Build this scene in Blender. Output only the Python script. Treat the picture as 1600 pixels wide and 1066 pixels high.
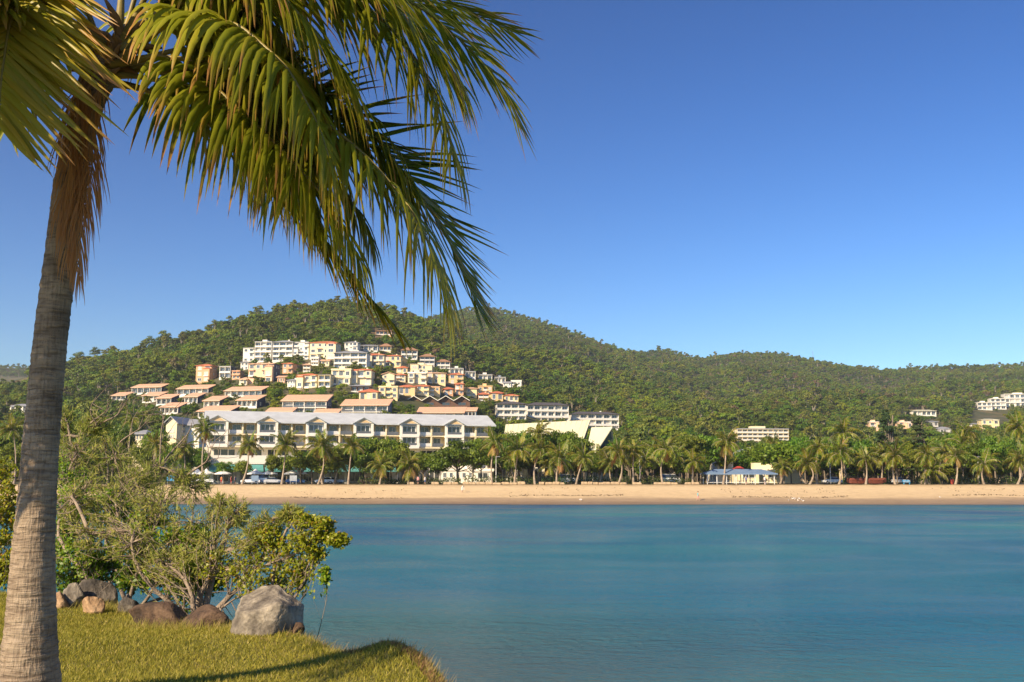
import bpy, math, random
import numpy as np
from mathutils import Vector, Matrix

for o in list(bpy.data.objects):
    bpy.data.objects.remove(o)
SC = bpy.context.scene
COL = SC.collection
R = random.Random(7)
NR = np.random.default_rng(11)
rad = math.radians

# ------------------------------------------------------------------ camera, sky, sun, exposure
F, CX, CY = 1555.0, 800.0, 533.0
PITCH = math.atan((742.0 - CY) / F)
CAMZ = 5.5
cd = bpy.data.cameras.new('camera')
cam = bpy.data.objects.new('camera', cd)
COL.objects.link(cam)
cam.location = (0, 0, CAMZ)
cam.rotation_euler = (rad(90) + PITCH, 0, 0)
cd.sensor_width = 36.0
cd.lens = 36.0 * F / 1600.0
cd.clip_start = 0.1
cd.clip_end = 9000
SC.camera = cam

SUN_AZ, SUN_EL = rad(-139), rad(31)          # clockwise from +Y; the sun stands behind the camera's left shoulder
sun_dir = Vector((math.sin(SUN_AZ) * math.cos(SUN_EL), math.cos(SUN_AZ) * math.cos(SUN_EL), math.sin(SUN_EL)))
W = bpy.data.worlds.new('World')
SC.world = W
W.use_nodes = True
wn = W.node_tree
sky = wn.nodes.new('ShaderNodeTexSky')
sky.sky_type = 'NISHITA'
sky.sun_disc = False
sky.sun_elevation = SUN_EL
sky.sun_rotation = SUN_AZ
sky.air_density = 1.0
sky.dust_density = 0.25
sky.ozone_density = 3.5
bg = wn.nodes['Background']
gm = wn.nodes.new('ShaderNodeGamma')          # a clear, deep tropical sky
gm.inputs[1].default_value = 1.5
hs_ = wn.nodes.new('ShaderNodeHueSaturation')
hs_.inputs['Value'].default_value = 0.69
hs_.inputs['Saturation'].default_value = 1.12
hs_.inputs['Hue'].default_value = 0.505
wn.links.new(sky.outputs[0], gm.inputs[0])
wn.links.new(gm.outputs[0], hs_.inputs['Color'])
wn.links.new(hs_.outputs[0], bg.inputs[0])
bg.inputs[1].default_value = 0.055
sl = bpy.data.lights.new('sun', 'SUN')
sl.energy = 5.0
sl.angle = rad(0.53)
sl.color = (1.0, 0.80, 0.54)
so = bpy.data.objects.new('sun', sl)
COL.objects.link(so)
so.rotation_euler = (-sun_dir).to_track_quat('-Z', 'Y').to_euler()
so.location = (-30, -30, 40)
SC.view_settings.view_transform = 'Standard'
SC.view_settings.look = 'None'
SC.view_settings.exposure = 0.72
SC.view_settings.gamma = 1.0
SC.view_settings.use_curve_mapping = False
SC.render.engine = 'CYCLES'
SC.cycles.max_bounces = 6
SC.cycles.transparent_max_bounces = 8
SC.cycles.use_denoising = True

# ------------------------------------------------------------------ pixel <-> world helpers
cp, sp = math.cos(PITCH), math.sin(PITCH)


def ray(px, py):
    u, v = (px - CX) / F, -(py - CY) / F
    return u, cp - sp * v, sp + cp * v


def at(px, py, Y):
    x, y, z = ray(px, py)
    s = Y / y
    return Vector((x * s, Y, CAMZ + z * s))


def on_z(px, py, zz):
    x, y, z = ray(px, py)
    s = (zz - CAMZ) / z
    return Vector((x * s, y * s, zz))


def proj(x, y, z):
    dz = z - CAMZ
    f = y * cp + dz * sp
    up = -y * sp + dz * cp
    return CX + F * x / f, CY - F * up / f


# ------------------------------------------------------------------ terrain heights
def sky_line(pts, D, tree):
    us, hs = [], []
    for px, py in pts:
        x, y, z = ray(px, py)
        us.append(x / y)
        hs.append(CAMZ + z / y * D - tree)
    return np.array(us), np.array(hs)


LAYERS = []
for pts, D, y0, ex, tree in (
    ([(-300, 610), (-100, 596), (0, 590), (100, 566), (200, 549), (300, 519), (370, 497), (450, 478), (540, 470), (600, 480), (680, 507), (760, 545),
      (850, 590), (950, 630), (1050, 662), (1150, 690), (1300, 725), (1500, 738)], 900, 268, 1.34, 6.5),
    ([(300, 640), (500, 560), (600, 520), (680, 494), (720, 484), (760, 478), (850, 502), (950, 540), (1000, 554), (1100, 592), (1200, 640), (1350, 715)],
     1850, 320, 1.22, 6),
    ([(700, 690), (800, 640), (900, 592), (980, 553), (1040, 546), (1095, 560), (1150, 552), (1220, 553), (1300, 568), (1380, 578), (1480, 572), (1600, 570), (1900, 590)],
     2050, 310, 1.42, 6),
    ([(-400, 580), (0, 574), (110, 574), (250, 590), (400, 650)], 2300, 900, 1.0, 5),
):
    u, h = sky_line(pts, D, tree)
    LAYERS.append((u, h, D, y0, ex))


def wob(x, y, s, k):
    return (np.sin(x / s + 1.3 * k) * np.cos(y / s * 1.13 + 0.7 * k) + 0.6 * np.sin((x * 0.6 + y * 0.8) / s * 1.9 + k * 2.1)
            + 0.4 * np.cos((x * 0.8 - y * 0.6) / s * 3.1 + k))


FLAT = 3.45


def height(x, y):
    x = np.asarray(x, float)
    y = np.asarray(y, float)
    u = x / np.maximum(y, 1)
    z = np.full(np.broadcast(x, y).shape, FLAT) + np.clip((y - 240) / 600, 0, 1) * 4
    for i, (us, hs, D, y0, ex) in enumerate(LAYERS):
        H = np.interp(u, us, hs)
        t = np.clip((y - y0) / (D - y0), 0, 3)
        g = np.where(t < 1, np.power(np.clip(t, 0, 1), ex), 1 - 0.9 * (t - 1))
        n = wob(x, y, 62 + 30 * i, i) * np.clip(t * 2.2, 0, 1) * np.clip(1.4 * (1 - t) + 0.1, 0.08, 1)
        z = np.maximum(z, FLAT + (H - FLAT) * g + n * (6.0 + 5.5 * i) * np.clip((H - 20) / 60, 0, 1))
    zb = np.interp(y, [150, 175, 190, 200, 212, 214], [-4, -1.5, 0.0, 1.55, 3.2, 3.45])
    return np.where(y < 214, zb, z)


def hz(x, y):
    return float(height(x, y))


def hit(px, py, ymin=216, ymax=2800):
    rx, ry, rz = ray(px, py)
    Y = np.arange(ymin, ymax, 1.0)
    zz = CAMZ + rz / ry * Y
    d = height(rx / ry * Y, Y) - zz
    k = np.argmax(d > 0)
    return float(Y[k]) if d[k] > 0 else None


# ------------------------------------------------------------------ mesh helpers
class MB:
    def __init__(s):
        s.v, s.q, s.t, s.qm, s.tm, s.n, s.c = [], [], [], [], [], 0, []

    def add(s, V, Q=None, T=None, m=0, col=None):
        V = np.asarray(V, np.float32).reshape(-1, 3)
        s.v.append(V)
        if Q is not None and len(Q):
            Q = np.asarray(Q, np.int32)
            s.q.append(Q + s.n)
            s.qm.append(np.full(len(Q), m, np.int32))
        if T is not None and len(T):
            T = np.asarray(T, np.int32)
            s.t.append(T + s.n)
            s.tm.append(np.full(len(T), m, np.int32))
        if col is not None:
            s.c.append(np.asarray(col, np.float32).reshape(-1, 4))
        s.n += len(V)
        return s

    def box(s, x0, x1, y0, y1, z0, z1, m=0):
        V = [(x, y, z) for z in (z0, z1) for y in (y0, y1) for x in (x0, x1)]
        return s.add(V, [(0, 2, 3, 1), (4, 5, 7, 6), (0, 1, 5, 4), (1, 3, 7, 5), (3, 2, 6, 7), (2, 0, 4, 6)], m=m)

    def mesh(s, name, mats, smooth=False, attrs=None):
        me = bpy.data.meshes.new(name)
        V = np.concatenate(s.v) if s.v else np.zeros((0, 3), np.float32)
        Q = np.concatenate(s.q) if s.q else np.zeros((0, 4), np.int32)
        T = np.concatenate(s.t) if s.t else np.zeros((0, 3), np.int32)
        me.vertices.add(len(V))
        me.vertices.foreach_set('co', V.ravel())
        nl = Q.size + T.size
        me.loops.add(nl)
        me.loops.foreach_set('vertex_index', np.concatenate([Q.ravel(), T.ravel()]).astype(np.int32))
        me.polygons.add(len(Q) + len(T))
        st = np.concatenate([np.arange(len(Q)) * 4, Q.size + np.arange(len(T)) * 3]).astype(np.int32)
        me.polygons.foreach_set('loop_start', st)
        mi = np.concatenate([np.concatenate(s.qm) if s.qm else np.zeros(0, np.int32), np.concatenate(s.tm) if s.tm else np.zeros(0, np.int32)]).astype(np.int32)
        for m in (mats if isinstance(mats, (list, tuple)) else [mats]):
            me.materials.append(m)
        if len(mi):
            me.polygons.foreach_set('material_index', mi)
            me.polygons.foreach_set('use_smooth', np.full(len(mi), bool(smooth)))
        if s.c:
            a = me.attributes.new('col', 'FLOAT_COLOR', 'POINT')
            a.data.foreach_set('color', np.concatenate(s.c).ravel())
        for k, (ty, vals) in (attrs or {}).items():
            a = me.attributes.new(k, ty, 'POINT')
            a.data.foreach_set('vector' if ty == 'FLOAT_VECTOR' else 'value', np.asarray(vals).ravel())
        me.update(calc_edges=True)
        return me


def tube(P, rads, sides=8, cap=True):
    P = np.asarray([tuple(p) for p in P], float)
    n = len(P)
    T = np.gradient(P, axis=0)
    T /= np.linalg.norm(T, axis=1)[:, None] + 1e-9
    ref = np.array([0.0, 0.3, 1.0]) if abs(T[0][2]) < 0.9 else np.array([0.0, 1.0, 0.0])
    V = []
    A = np.cross(T[0], ref)
    for i in range(n):
        A = A - T[i] * A.dot(T[i])
        A /= np.linalg.norm(A) + 1e-9
        B = np.cross(T[i], A)
        a = np.arange(sides) * 2 * np.pi / sides
        V.append(P[i] + rads[i] * (np.cos(a)[:, None] * A + np.sin(a)[:, None] * B))
    V = np.concatenate(V)
    Q = []
    for i in range(n - 1):
        for j in range(sides):
            k = (j + 1) % sides
            Q.append((i * sides + j, i * sides + k, (i + 1) * sides + k, (i + 1) * sides + j))
    Tt = []
    if cap:
        V = np.concatenate([V, P[-1:]])
        for j in range(sides):
            Tt.append(((n - 1) * sides + j, (n - 1) * sides + (j + 1) % sides, n * sides))
    return V, Q, Tt


def leafq(C, N, L, Wd, droop=0.0, rng=NR):
    """rhombic leaves: centre, normal, length, width"""
    n = len(C)
    N = N / (np.linalg.norm(N, axis=1)[:, None] + 1e-9)
    r = rng.normal(size=(n, 3))
    r[:, 2] -= droop
    A = r - N * (r * N).sum(1)[:, None]
    A /= np.linalg.norm(A, axis=1)[:, None] + 1e-9
    B = np.cross(N, A)
    L = np.broadcast_to(L, (n,))[:, None]
    Wd = np.broadcast_to(Wd, (n,))[:, None]
    V = np.stack([C - A * L / 2, C + B * Wd / 2 - A * L * 0.05, C + A * L / 2, C - B * Wd / 2 - A * L * 0.05], 1).reshape(-1, 3)
    Q = np.arange(4 * n).reshape(-1, 4)
    return V, Q


def obj(name, me, parent=None, loc=None, rot=None, scale=None, kind=None):
    o = bpy.data.objects.new(name, me)
    COL.objects.link(o)
    if parent is not None:
        o.parent = parent
    if loc is not None:
        o.location = loc
    if rot is not None:
        o.rotation_euler = rot
    if scale is not None:
        o.scale = scale
    if kind:
        o['kind'] = kind
    return o


def tag(o, label, cat, group=None):
    o['label'] = label
    o['category'] = cat
    if group:
        o['group'] = group
    return o


def thing(name, label, cat, loc=(0, 0, 0), rz=0, group=None):
    o = obj(name, None, loc=loc, rot=(0, 0, rz))
    o.empty_display_size = 0.3
    return tag(o, label, cat, group)


def clone(root, loc, rz=0, scale=None, label=None, group=None):
    r = root.copy()
    COL.objects.link(r)
    r.location = loc
    r.rotation_euler = (0, 0, rz)
    if scale is not None:
        r.scale = scale
    if label:
        r['label'] = label
    if group:
        r['group'] = group
    for ch in list(root.children):
        c = ch.copy()
        COL.objects.link(c)
        c.parent = r
        for g in list(ch.children):
            d = g.copy()
            COL.objects.link(d)
            d.parent = c
    return r


# ------------------------------------------------------------------ materials
def nd(nt, t, **kw):
    n = nt.nodes.new(t)
    for k, v in kw.items():
        setattr(n, k, v)
    return n


def ramp(nt, stops):
    r = nd(nt, 'ShaderNodeValToRGB')
    e = r.color_ramp.elements
    e[0].position, e[0].color = stops[0][0], (*stops[0][1], 1)
    e[1].position, e[1].color = stops[-1][0], (*stops[-1][1], 1)
    for p, c in stops[1:-1]:
        k = e.new(p)
        k.color = (*c, 1)
    return r


def noise(nt, vec, scale, detail=5, dist=0.0):
    n = nd(nt, 'ShaderNodeTexNoise')
    n.inputs['Scale'].default_value = scale
    n.inputs['Detail'].default_value = detail
    n.inputs['Distortion'].default_value = dist
    nt.links.new(vec, n.inputs['Vector'])
    return n


def mk(name, col, rough=0.8, scale=4.0, amt=0.25, bump=0.0, bscale=None, metal=0.0, spec=0.5, coat=0.0):
    m = bpy.data.materials.new(name)
    m.use_nodes = True
    nt = m.node_tree
    b = nt.nodes['Principled BSDF']
    b.inputs['Roughness'].default_value = rough
    b.inputs['Metallic'].default_value = metal
    b.inputs['Specular IOR Level'].default_value = spec
    b.inputs['Coat Weight'].default_value = coat
    tc = nd(nt, 'ShaderNodeTexCoord')
    no = nd(nt, 'ShaderNodeTexNoise')
    no.inputs['Scale'].default_value = scale
    no.inputs['Detail'].default_value = 5
    nt.links.new(tc.outputs['Object'], no.inputs['Vector'])
    mx = nd(nt, 'ShaderNodeMix', data_type='RGBA')
    mx.inputs['A'].default_value = (*[max(0, c * (1 - amt)) for c in col], 1)
    mx.inputs['B'].default_value = (*[min(1, c * (1 + amt)) for c in col], 1)
    mp = nd(nt, 'ShaderNodeMapRange')
    mp.inputs[1].default_value = 0.3
    mp.inputs[2].default_value = 0.7
    nt.links.new(no.outputs[0], mp.inputs[0])
    nt.links.new(mp.outputs[0], mx.inputs['Factor'])
    nt.links.new(mx.outputs['Result'], b.inputs['Base Color'])
    if bump:
        n2 = nd(nt, 'ShaderNodeTexNoise')
        n2.inputs['Scale'].default_value = bscale or scale * 3
        n2.inputs['Detail'].default_value = 6
        nt.links.new(tc.outputs['Object'], n2.inputs['Vector'])
        bp = nd(nt, 'ShaderNodeBump')
        bp.inputs['Strength'].default_value = bump
        bp.inputs['Distance'].default_value = 0.05
        nt.links.new(n2.outputs[0], bp.inputs['Height'])
        nt.links.new(bp.outputs[0], b.inputs['Normal'])
    return m


def mk_leaf(name, c1, c2, transl=0.28, rough=0.55, ovar=0.35, c3=None, attr=False, stands=False):
    m = bpy.data.materials.new(name)
    m.use_nodes = True
    nt = m.node_tree
    b = nt.nodes['Principled BSDF']
    out = nt.nodes['Material Output']
    b.inputs['Roughness'].default_value = rough
    b.inputs['Specular IOR Level'].default_value = 0.35
    if attr:
        at_ = nd(nt, 'ShaderNodeAttribute', attribute_name='col')
        col = at_.outputs['Color']
    else:
        ge = nd(nt, 'ShaderNodeNewGeometry')
        rp = nd(nt, 'ShaderNodeValToRGB')
        rp.color_ramp.elements[0].color = (*c1, 1)
        rp.color_ramp.elements[1].color = (*c2, 1)
        if c3:
            rp.color_ramp.elements[1].position = 0.88
            e = rp.color_ramp.elements.new(1.0)
            e.color = (*c3, 1)
        nt.links.new(ge.outputs['Random Per Island'], rp.inputs[0])
        oi = nd(nt, 'ShaderNodeObjectInfo')
        mr = nd(nt, 'ShaderNodeMapRange')
        mr.inputs[3].default_value = 1 - ovar
        mr.inputs[4].default_value = 1 + ovar
        nt.links.new(oi.outputs['Random'], mr.inputs[0])
        # hue shift per tree
        wn_ = nd(nt, 'ShaderNodeTexWhiteNoise', noise_dimensions='1D')
        nt.links.new(oi.outputs['Random'], wn_.inputs['W'])
        mh = nd(nt, 'ShaderNodeMapRange')
        mh.inputs[3].default_value = 0.5 - 0.035 * (ovar > 0)
        mh.inputs[4].default_value = 0.5 + 0.03 * (ovar > 0)
        nt.links.new(wn_.outputs['Value'], mh.inputs[0])
        hs = nd(nt, 'ShaderNodeHueSaturation')
        nt.links.new(mh.outputs[0], hs.inputs['Hue'])
        nt.links.new(mr.outputs[0], hs.inputs['Value'])
        nt.links.new(rp.outputs[0], hs.inputs['Color'])
        col = hs.outputs[0]
        if stands:
            ns = noise(nt, oi.outputs['Location'], 0.013, 3, 0.8)
            rs = ramp(nt, [(0.34, (0.50, 0.60, 0.55)), (0.5, (0.95, 1.0, 0.95)), (0.66, (1.45, 1.35, 1.0))])
            nt.links.new(ns.outputs[0], rs.inputs[0])
            mm = nd(nt, 'ShaderNodeMix', data_type='RGBA', blend_type='MULTIPLY')
            mm.inputs['Factor'].default_value = 1.0
            nt.links.new(col, mm.inputs['A'])
            nt.links.new(rs.outputs[0], mm.inputs['B'])
            col = mm.outputs['Result']
    nt.links.new(col, b.inputs['Base Color'])
    tr = nd(nt, 'ShaderNodeBsdfTranslucent')
    nt.links.new(col, tr.inputs[0])
    ms = nd(nt, 'ShaderNodeMixShader')
    ms.inputs[0].default_value = transl
    nt.links.new(b.outputs[0], ms.inputs[1])
    nt.links.new(tr.outputs[0], ms.inputs[2])
    nt.links.new(ms.outputs[0], out.inputs[0])
    return m


M = {}
M['white'] = mk('white_render', (0.80, 0.76, 0.67), 0.7, 0.6, 0.08)
M['cream'] = mk('cream_render', (0.76, 0.66, 0.44), 0.75, 0.6, 0.08)
M['yellow'] = mk('yellow_render', (0.78, 0.64, 0.36), 0.75, 0.6, 0.08)
M['ochre'] = mk('ochre_render', (0.70, 0.49, 0.25), 0.75, 0.6, 0.1)
M['orange'] = mk('orange_render', (0.68, 0.38, 0.21), 0.75, 0.6, 0.1)
M['peachwall'] = mk('peach_render', (0.76, 0.52, 0.34), 0.75, 0.6, 0.1)
M['navy'] = mk('navy_cladding', (0.03, 0.05, 0.11), 0.6, 1.0, 0.2)  # end walls turned from the sun: their shade put into the colour
M['greywall'] = mk('grey_render', (0.42, 0.41, 0.39), 0.75, 0.6, 0.12)
M['brown'] = mk('brown_timber', (0.12, 0.06, 0.035), 0.7, 2.0, 0.3)
M['peach'] = mk('peach_roof_tiles', (0.66, 0.40, 0.26), 0.8, 1.5, 0.18, 0.3, 4)
M['red'] = mk('red_roof_tiles', (0.55, 0.17, 0.08), 0.8, 1.5, 0.2, 0.3, 4)
M['brownroof'] = mk('brown_roof_tiles', (0.34, 0.19, 0.11), 0.8, 1.5, 0.2, 0.3, 4)
M['greyroof'] = mk('grey_metal_roof', (0.30, 0.31, 0.33), 0.55, 1.0, 0.15)
M['darkroof'] = mk('dark_slate_roof', (0.10, 0.09, 0.09), 0.6, 1.0, 0.2)
M['hotelroof'] = mk('pale_blue_metal_roof', (0.52, 0.55, 0.57), 0.55, 0.5, 0.10)
M['creamroof'] = mk('cream_metal_roof', (0.60, 0.57, 0.40), 0.5, 0.5, 0.06)
M['greenroof'] = mk('green_grey_roof', (0.22, 0.27, 0.24), 0.6, 1.0, 0.12)
M['glass'] = mk('window_glass_dark', (0.035, 0.045, 0.055), 0.08, 0.4, 0.3, spec=0.8)
M['glass2'] = mk('window_glass_blue', (0.07, 0.10, 0.14), 0.08, 0.4, 0.3, spec=0.8)
M['curtain'] = mk('window_with_pale_curtain', (0.55, 0.53, 0.48), 0.4, 2.0, 0.15)
M['rail'] = mk('white_painted_rail', (0.72, 0.71, 0.68), 0.5, 2.0, 0.05)
M['darkrail'] = mk('dark_glazed_rail', (0.12, 0.13, 0.15), 0.25, 2.0, 0.1)
M['teal'] = mk('teal_awning', (0.10, 0.33, 0.31), 0.7, 1.0, 0.1)
M['canvas'] = mk('white_canvas', (0.82, 0.80, 0.76), 0.8, 2.0, 0.05)
M['blueroof'] = mk('blue_metal_roof', (0.16, 0.24, 0.36), 0.5, 1.0, 0.1)
M['redpaint'] = mk('red_paint', (0.45, 0.06, 0.04), 0.6, 2.0, 0.15)
M['rust'] = mk('rust_red_cover', (0.17, 0.045, 0.025), 0.8, 2.0, 0.2)
M['bluepaint'] = mk('blue_paint', (0.05, 0.30, 0.55), 0.5, 2.0, 0.1)
M['metal'] = mk('grey_steel', (0.45, 0.46, 0.48), 0.4, 2.0, 0.1, metal=0.6)
M['asphalt'] = mk('asphalt', (0.06, 0.06, 0.062), 0.9, 3.0, 0.2)
M['stone'] = mk('sandstone_block', (0.42, 0.31, 0.19), 0.9, 2.5, 0.3, 0.5, 8)
M['tyre'] = mk('tyre_rubber', (0.02, 0.02, 0.02), 0.8, 5.0, 0.2)
M['hub'] = mk('wheel_rim', (0.5, 0.5, 0.52), 0.35, 5.0, 0.1, metal=0.7)
M['lamp'] = mk('lamp_lens', (0.75, 0.72, 0.66), 0.2, 5.0, 0.1)
M['skin'] = mk('skin', (0.50, 0.30, 0.21), 0.6, 8.0, 0.1)
M['hair'] = mk('dark_hair', (0.05, 0.03, 0.02), 0.6, 8.0, 0.2)
for k, c in {'cloth_white': (0.75, 0.74, 0.72), 'cloth_red': (0.55, 0.05, 0.05), 'cloth_blue': (0.07, 0.12, 0.3), 'cloth_orange': (0.7, 0.25, 0.06),
             'cloth_dark': (0.05, 0.05, 0.06), 'cloth_pink': (0.7, 0.3, 0.3), 'cloth_teal': (0.12, 0.4, 0.45)}.items():
    M[k] = mk(k, c, 0.85, 6.0, 0.12)
for k, c in {'car_white': (0.78, 0.78, 0.77), 'car_silver': (0.5, 0.51, 0.53), 'car_blue': (0.05, 0.12, 0.28), 'car_red': (0.42, 0.04, 0.03), 'car_dark': (0.05, 0.055, 0.06)}.items():
    M[k] = mk(k, c, 0.3, 3.0, 0.04, coat=0.6)
M['bark'] = mk('grey_bark', (0.20, 0.16, 0.12), 0.9, 6.0, 0.35, 0.6, 14)
M['palebark'] = mk('pale_gum_bark', (0.30, 0.26, 0.20), 0.9, 3.0, 0.3)
M['palmbark'] = mk('palm_bark_far', (0.34, 0.27, 0.20), 0.9, 1.5, 0.3)
M['twig'] = mk('weathered_branch', (0.27, 0.21, 0.155), 0.9, 10.0, 0.35, 0.6, 40)
M['leaf_hill'] = mk_leaf('hill_forest_leaves', (0.068, 0.125, 0.009), (0.205, 0.270, 0.016), 0.38, 0.6, 0.24, stands=True)
M['leaf_dry'] = mk_leaf('dry_forest_leaves', (0.11, 0.085, 0.040), (0.20, 0.15, 0.07), 0.2, 0.7, 0.25)
M['leaf_gum'] = mk_leaf('gum_leaves', (0.085, 0.125, 0.018), (0.21, 0.235, 0.035), 0.3, 0.6, 0.25)
M['leaf_fig'] = mk_leaf('fig_leaves', (0.06, 0.125, 0.010), (0.20, 0.28, 0.022), 0.38, 0.45, 0.3)
M['leaf_pine'] = mk_leaf('pine_needles', (0.018, 0.035, 0.010), (0.05, 0.075, 0.02), 0.1, 0.7, 0.1)
M['leaf_hedge'] = mk_leaf('hedge_leaves', (0.02, 0.045, 0.010), (0.07, 0.11, 0.02), 0.15, 0.6, 0.15)
M['frond'] = mk_leaf('far_palm_leaflets', (0.085, 0.145, 0.012), (0.25, 0.29, 0.026), 0.4, 0.4, 0.25, (0.42, 0.30, 0.06))
M['frond_old'] = mk_leaf('far_palm_old_leaflets', (0.30, 0.19, 0.04), (0.42, 0.27, 0.08), 0.3, 0.6, 0.2)
M['palm_leaf'] = mk_leaf('near_palm_leaflets', None, None, 0.48, 0.38, 0, attr=True)
M['leaf_mangrove'] = mk_leaf('mangrove_leaves', (0.10, 0.17, 0.008), (0.32, 0.37, 0.016), 0.42, 0.4, 0.05, (0.38, 0.24, 0.03))
M['leaf_dark'] = mk_leaf('glossy_dark_leaves', (0.06, 0.12, 0.010), (0.22, 0.29, 0.018), 0.38, 0.4, 0.05, (0.33, 0.22, 0.03))
M['leaf_grey'] = mk_leaf('grey_green_needles', (0.17, 0.20, 0.03), (0.45, 0.42, 0.09), 0.42, 0.6, 0.05, (0.50, 0.36, 0.12))
M['grass'] = mk_leaf('lawn_blades', (0.19, 0.20, 0.018), (0.47, 0.41, 0.06), 0.42, 0.6, 0.0, (0.60, 0.48, 0.17))
M['drygrass'] = mk_leaf('dry_grass_stalks', (0.30, 0.21, 0.09), (0.48, 0.36, 0.16), 0.3, 0.7, 0.0)


def coord_mat(name, builder):
    m = bpy.data.materials.new(name)
    m.use_nodes = True
    builder(m.node_tree, m.node_tree.nodes['Principled BSDF'])
    return m


def mapping(nt, vec, sc):
    mp = nd(nt, 'ShaderNodeMapping')
    mp.inputs['Scale'].default_value = sc
    nt.links.new(vec, mp.inputs['Vector'])
    return mp.outputs[0]


def bump(nt, h, strength, dist, b, prev=None):
    bp = nd(nt, 'ShaderNodeBump')
    bp.inputs['Strength'].default_value = strength
    bp.inputs['Distance'].default_value = dist
    nt.links.new(h, bp.inputs['Height'])
    if prev is not None:
        nt.links.new(prev, bp.inputs['Normal'])
    nt.links.new(bp.outputs[0], b.inputs['Normal'])
    return bp.outputs[0]


def b_water(nt, b):
    ge = nd(nt, 'ShaderNodeNewGeometry')
    P = ge.outputs['Position']
    n1 = noise(nt, mapping(nt, P, (0.020, 0.030, 1)), 1.0, 4, 1.2)
    r = ramp(nt, [(0.3, (0.006, 0.105, 0.235)), (0.52, (0.012, 0.165, 0.250)), (0.72, (0.024, 0.210, 0.245))])
    nt.links.new(n1.outputs[0], r.inputs[0])
    # silty shallows near the bank rocks and beach; beach band also paints tree reflections
    vd = nd(nt, 'ShaderNodeVectorMath', operation='DISTANCE')
    vd.inputs[1].default_value = (-9, 24, 0)
    nt.links.new(P, vd.inputs[0])
    m1 = nd(nt, 'ShaderNodeMapRange')
    m1.inputs[1].default_value, m1.inputs[2].default_value = 27, 4
    nt.links.new(vd.outputs['Value'], m1.inputs[0])
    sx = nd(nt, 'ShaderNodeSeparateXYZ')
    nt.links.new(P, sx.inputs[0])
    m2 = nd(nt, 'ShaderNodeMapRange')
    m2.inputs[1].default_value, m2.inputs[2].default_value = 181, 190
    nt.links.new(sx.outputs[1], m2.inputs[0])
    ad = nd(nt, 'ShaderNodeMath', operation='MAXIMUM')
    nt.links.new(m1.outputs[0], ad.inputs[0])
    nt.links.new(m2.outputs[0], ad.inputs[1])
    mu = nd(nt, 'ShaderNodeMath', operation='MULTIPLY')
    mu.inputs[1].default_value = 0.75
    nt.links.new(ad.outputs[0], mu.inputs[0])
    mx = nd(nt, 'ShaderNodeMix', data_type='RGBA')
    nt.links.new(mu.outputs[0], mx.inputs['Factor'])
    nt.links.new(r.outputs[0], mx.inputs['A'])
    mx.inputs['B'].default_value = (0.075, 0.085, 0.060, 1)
    out = nt.nodes['Material Output']
    df = nd(nt, 'ShaderNodeBsdfDiffuse')
    nt.links.new(mx.outputs['Result'], df.inputs['Color'])
    gl = nd(nt, 'ShaderNodeBsdfGlossy')
    gl.inputs['Roughness'].default_value = 0.13
    fr_ = nd(nt, 'ShaderNodeFresnel')
    fr_.inputs['IOR'].default_value = 1.33
    mul = nd(nt, 'ShaderNodeMath', operation='MULTIPLY')
    mul.inputs[1].default_value = 0.72           # a choppy surface never mirrors fully at a grazing angle
    ms = nd(nt, 'ShaderNodeMixShader')
    w1 = noise(nt, mapping(nt, P, (0.5, 1.3, 1)), 1.0, 4, 0.4)
    w2 = noise(nt, mapping(nt, P, (2.2, 5.0, 1)), 1.0, 4, 0.3)
    w3 = noise(nt, mapping(nt, P, (9, 16, 1)), 1.0, 3, 0.2)
    # wind patches: calm and ruffled areas
    wp = noise(nt, mapping(nt, P, (0.035, 0.06, 1)), 1.0, 4, 1.6)
    wr = nd(nt, 'ShaderNodeMapRange')
    wr.inputs[1].default_value, wr.inputs[2].default_value, wr.inputs[3].default_value, wr.inputs[4].default_value = 0.38, 0.62, 0.35, 1.0
    nt.links.new(wp.outputs[0], wr.inputs[0])
    p = None
    for w_, st, di in ((w1, 0.4, 0.5), (w2, 0.8, 0.22), (w3, 0.8, 0.05)):
        bp = nd(nt, 'ShaderNodeBump')
        bp.inputs['Distance'].default_value = di
        sm = nd(nt, 'ShaderNodeMath', operation='MULTIPLY')
        sm.inputs[1].default_value = st
        nt.links.new(wr.outputs[0], sm.inputs[0])
        nt.links.new(sm.outputs[0], bp.inputs['Strength'])
        nt.links.new(w_.outputs[0], bp.inputs['Height'])
        if p is not None:
            nt.links.new(p, bp.inputs['Normal'])
        p = bp.outputs[0]
    for n_ in (df, gl, fr_):
        nt.links.new(p, n_.inputs['Normal'])
    nt.links.new(fr_.outputs[0], mul.inputs[0])
    nt.links.new(mul.outputs[0], ms.inputs[0])
    nt.links.new(df.outputs[0], ms.inputs[1])
    nt.links.new(gl.outputs[0], ms.inputs[2])
    nt.links.new(ms.outputs[0], out.inputs[0])


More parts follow.
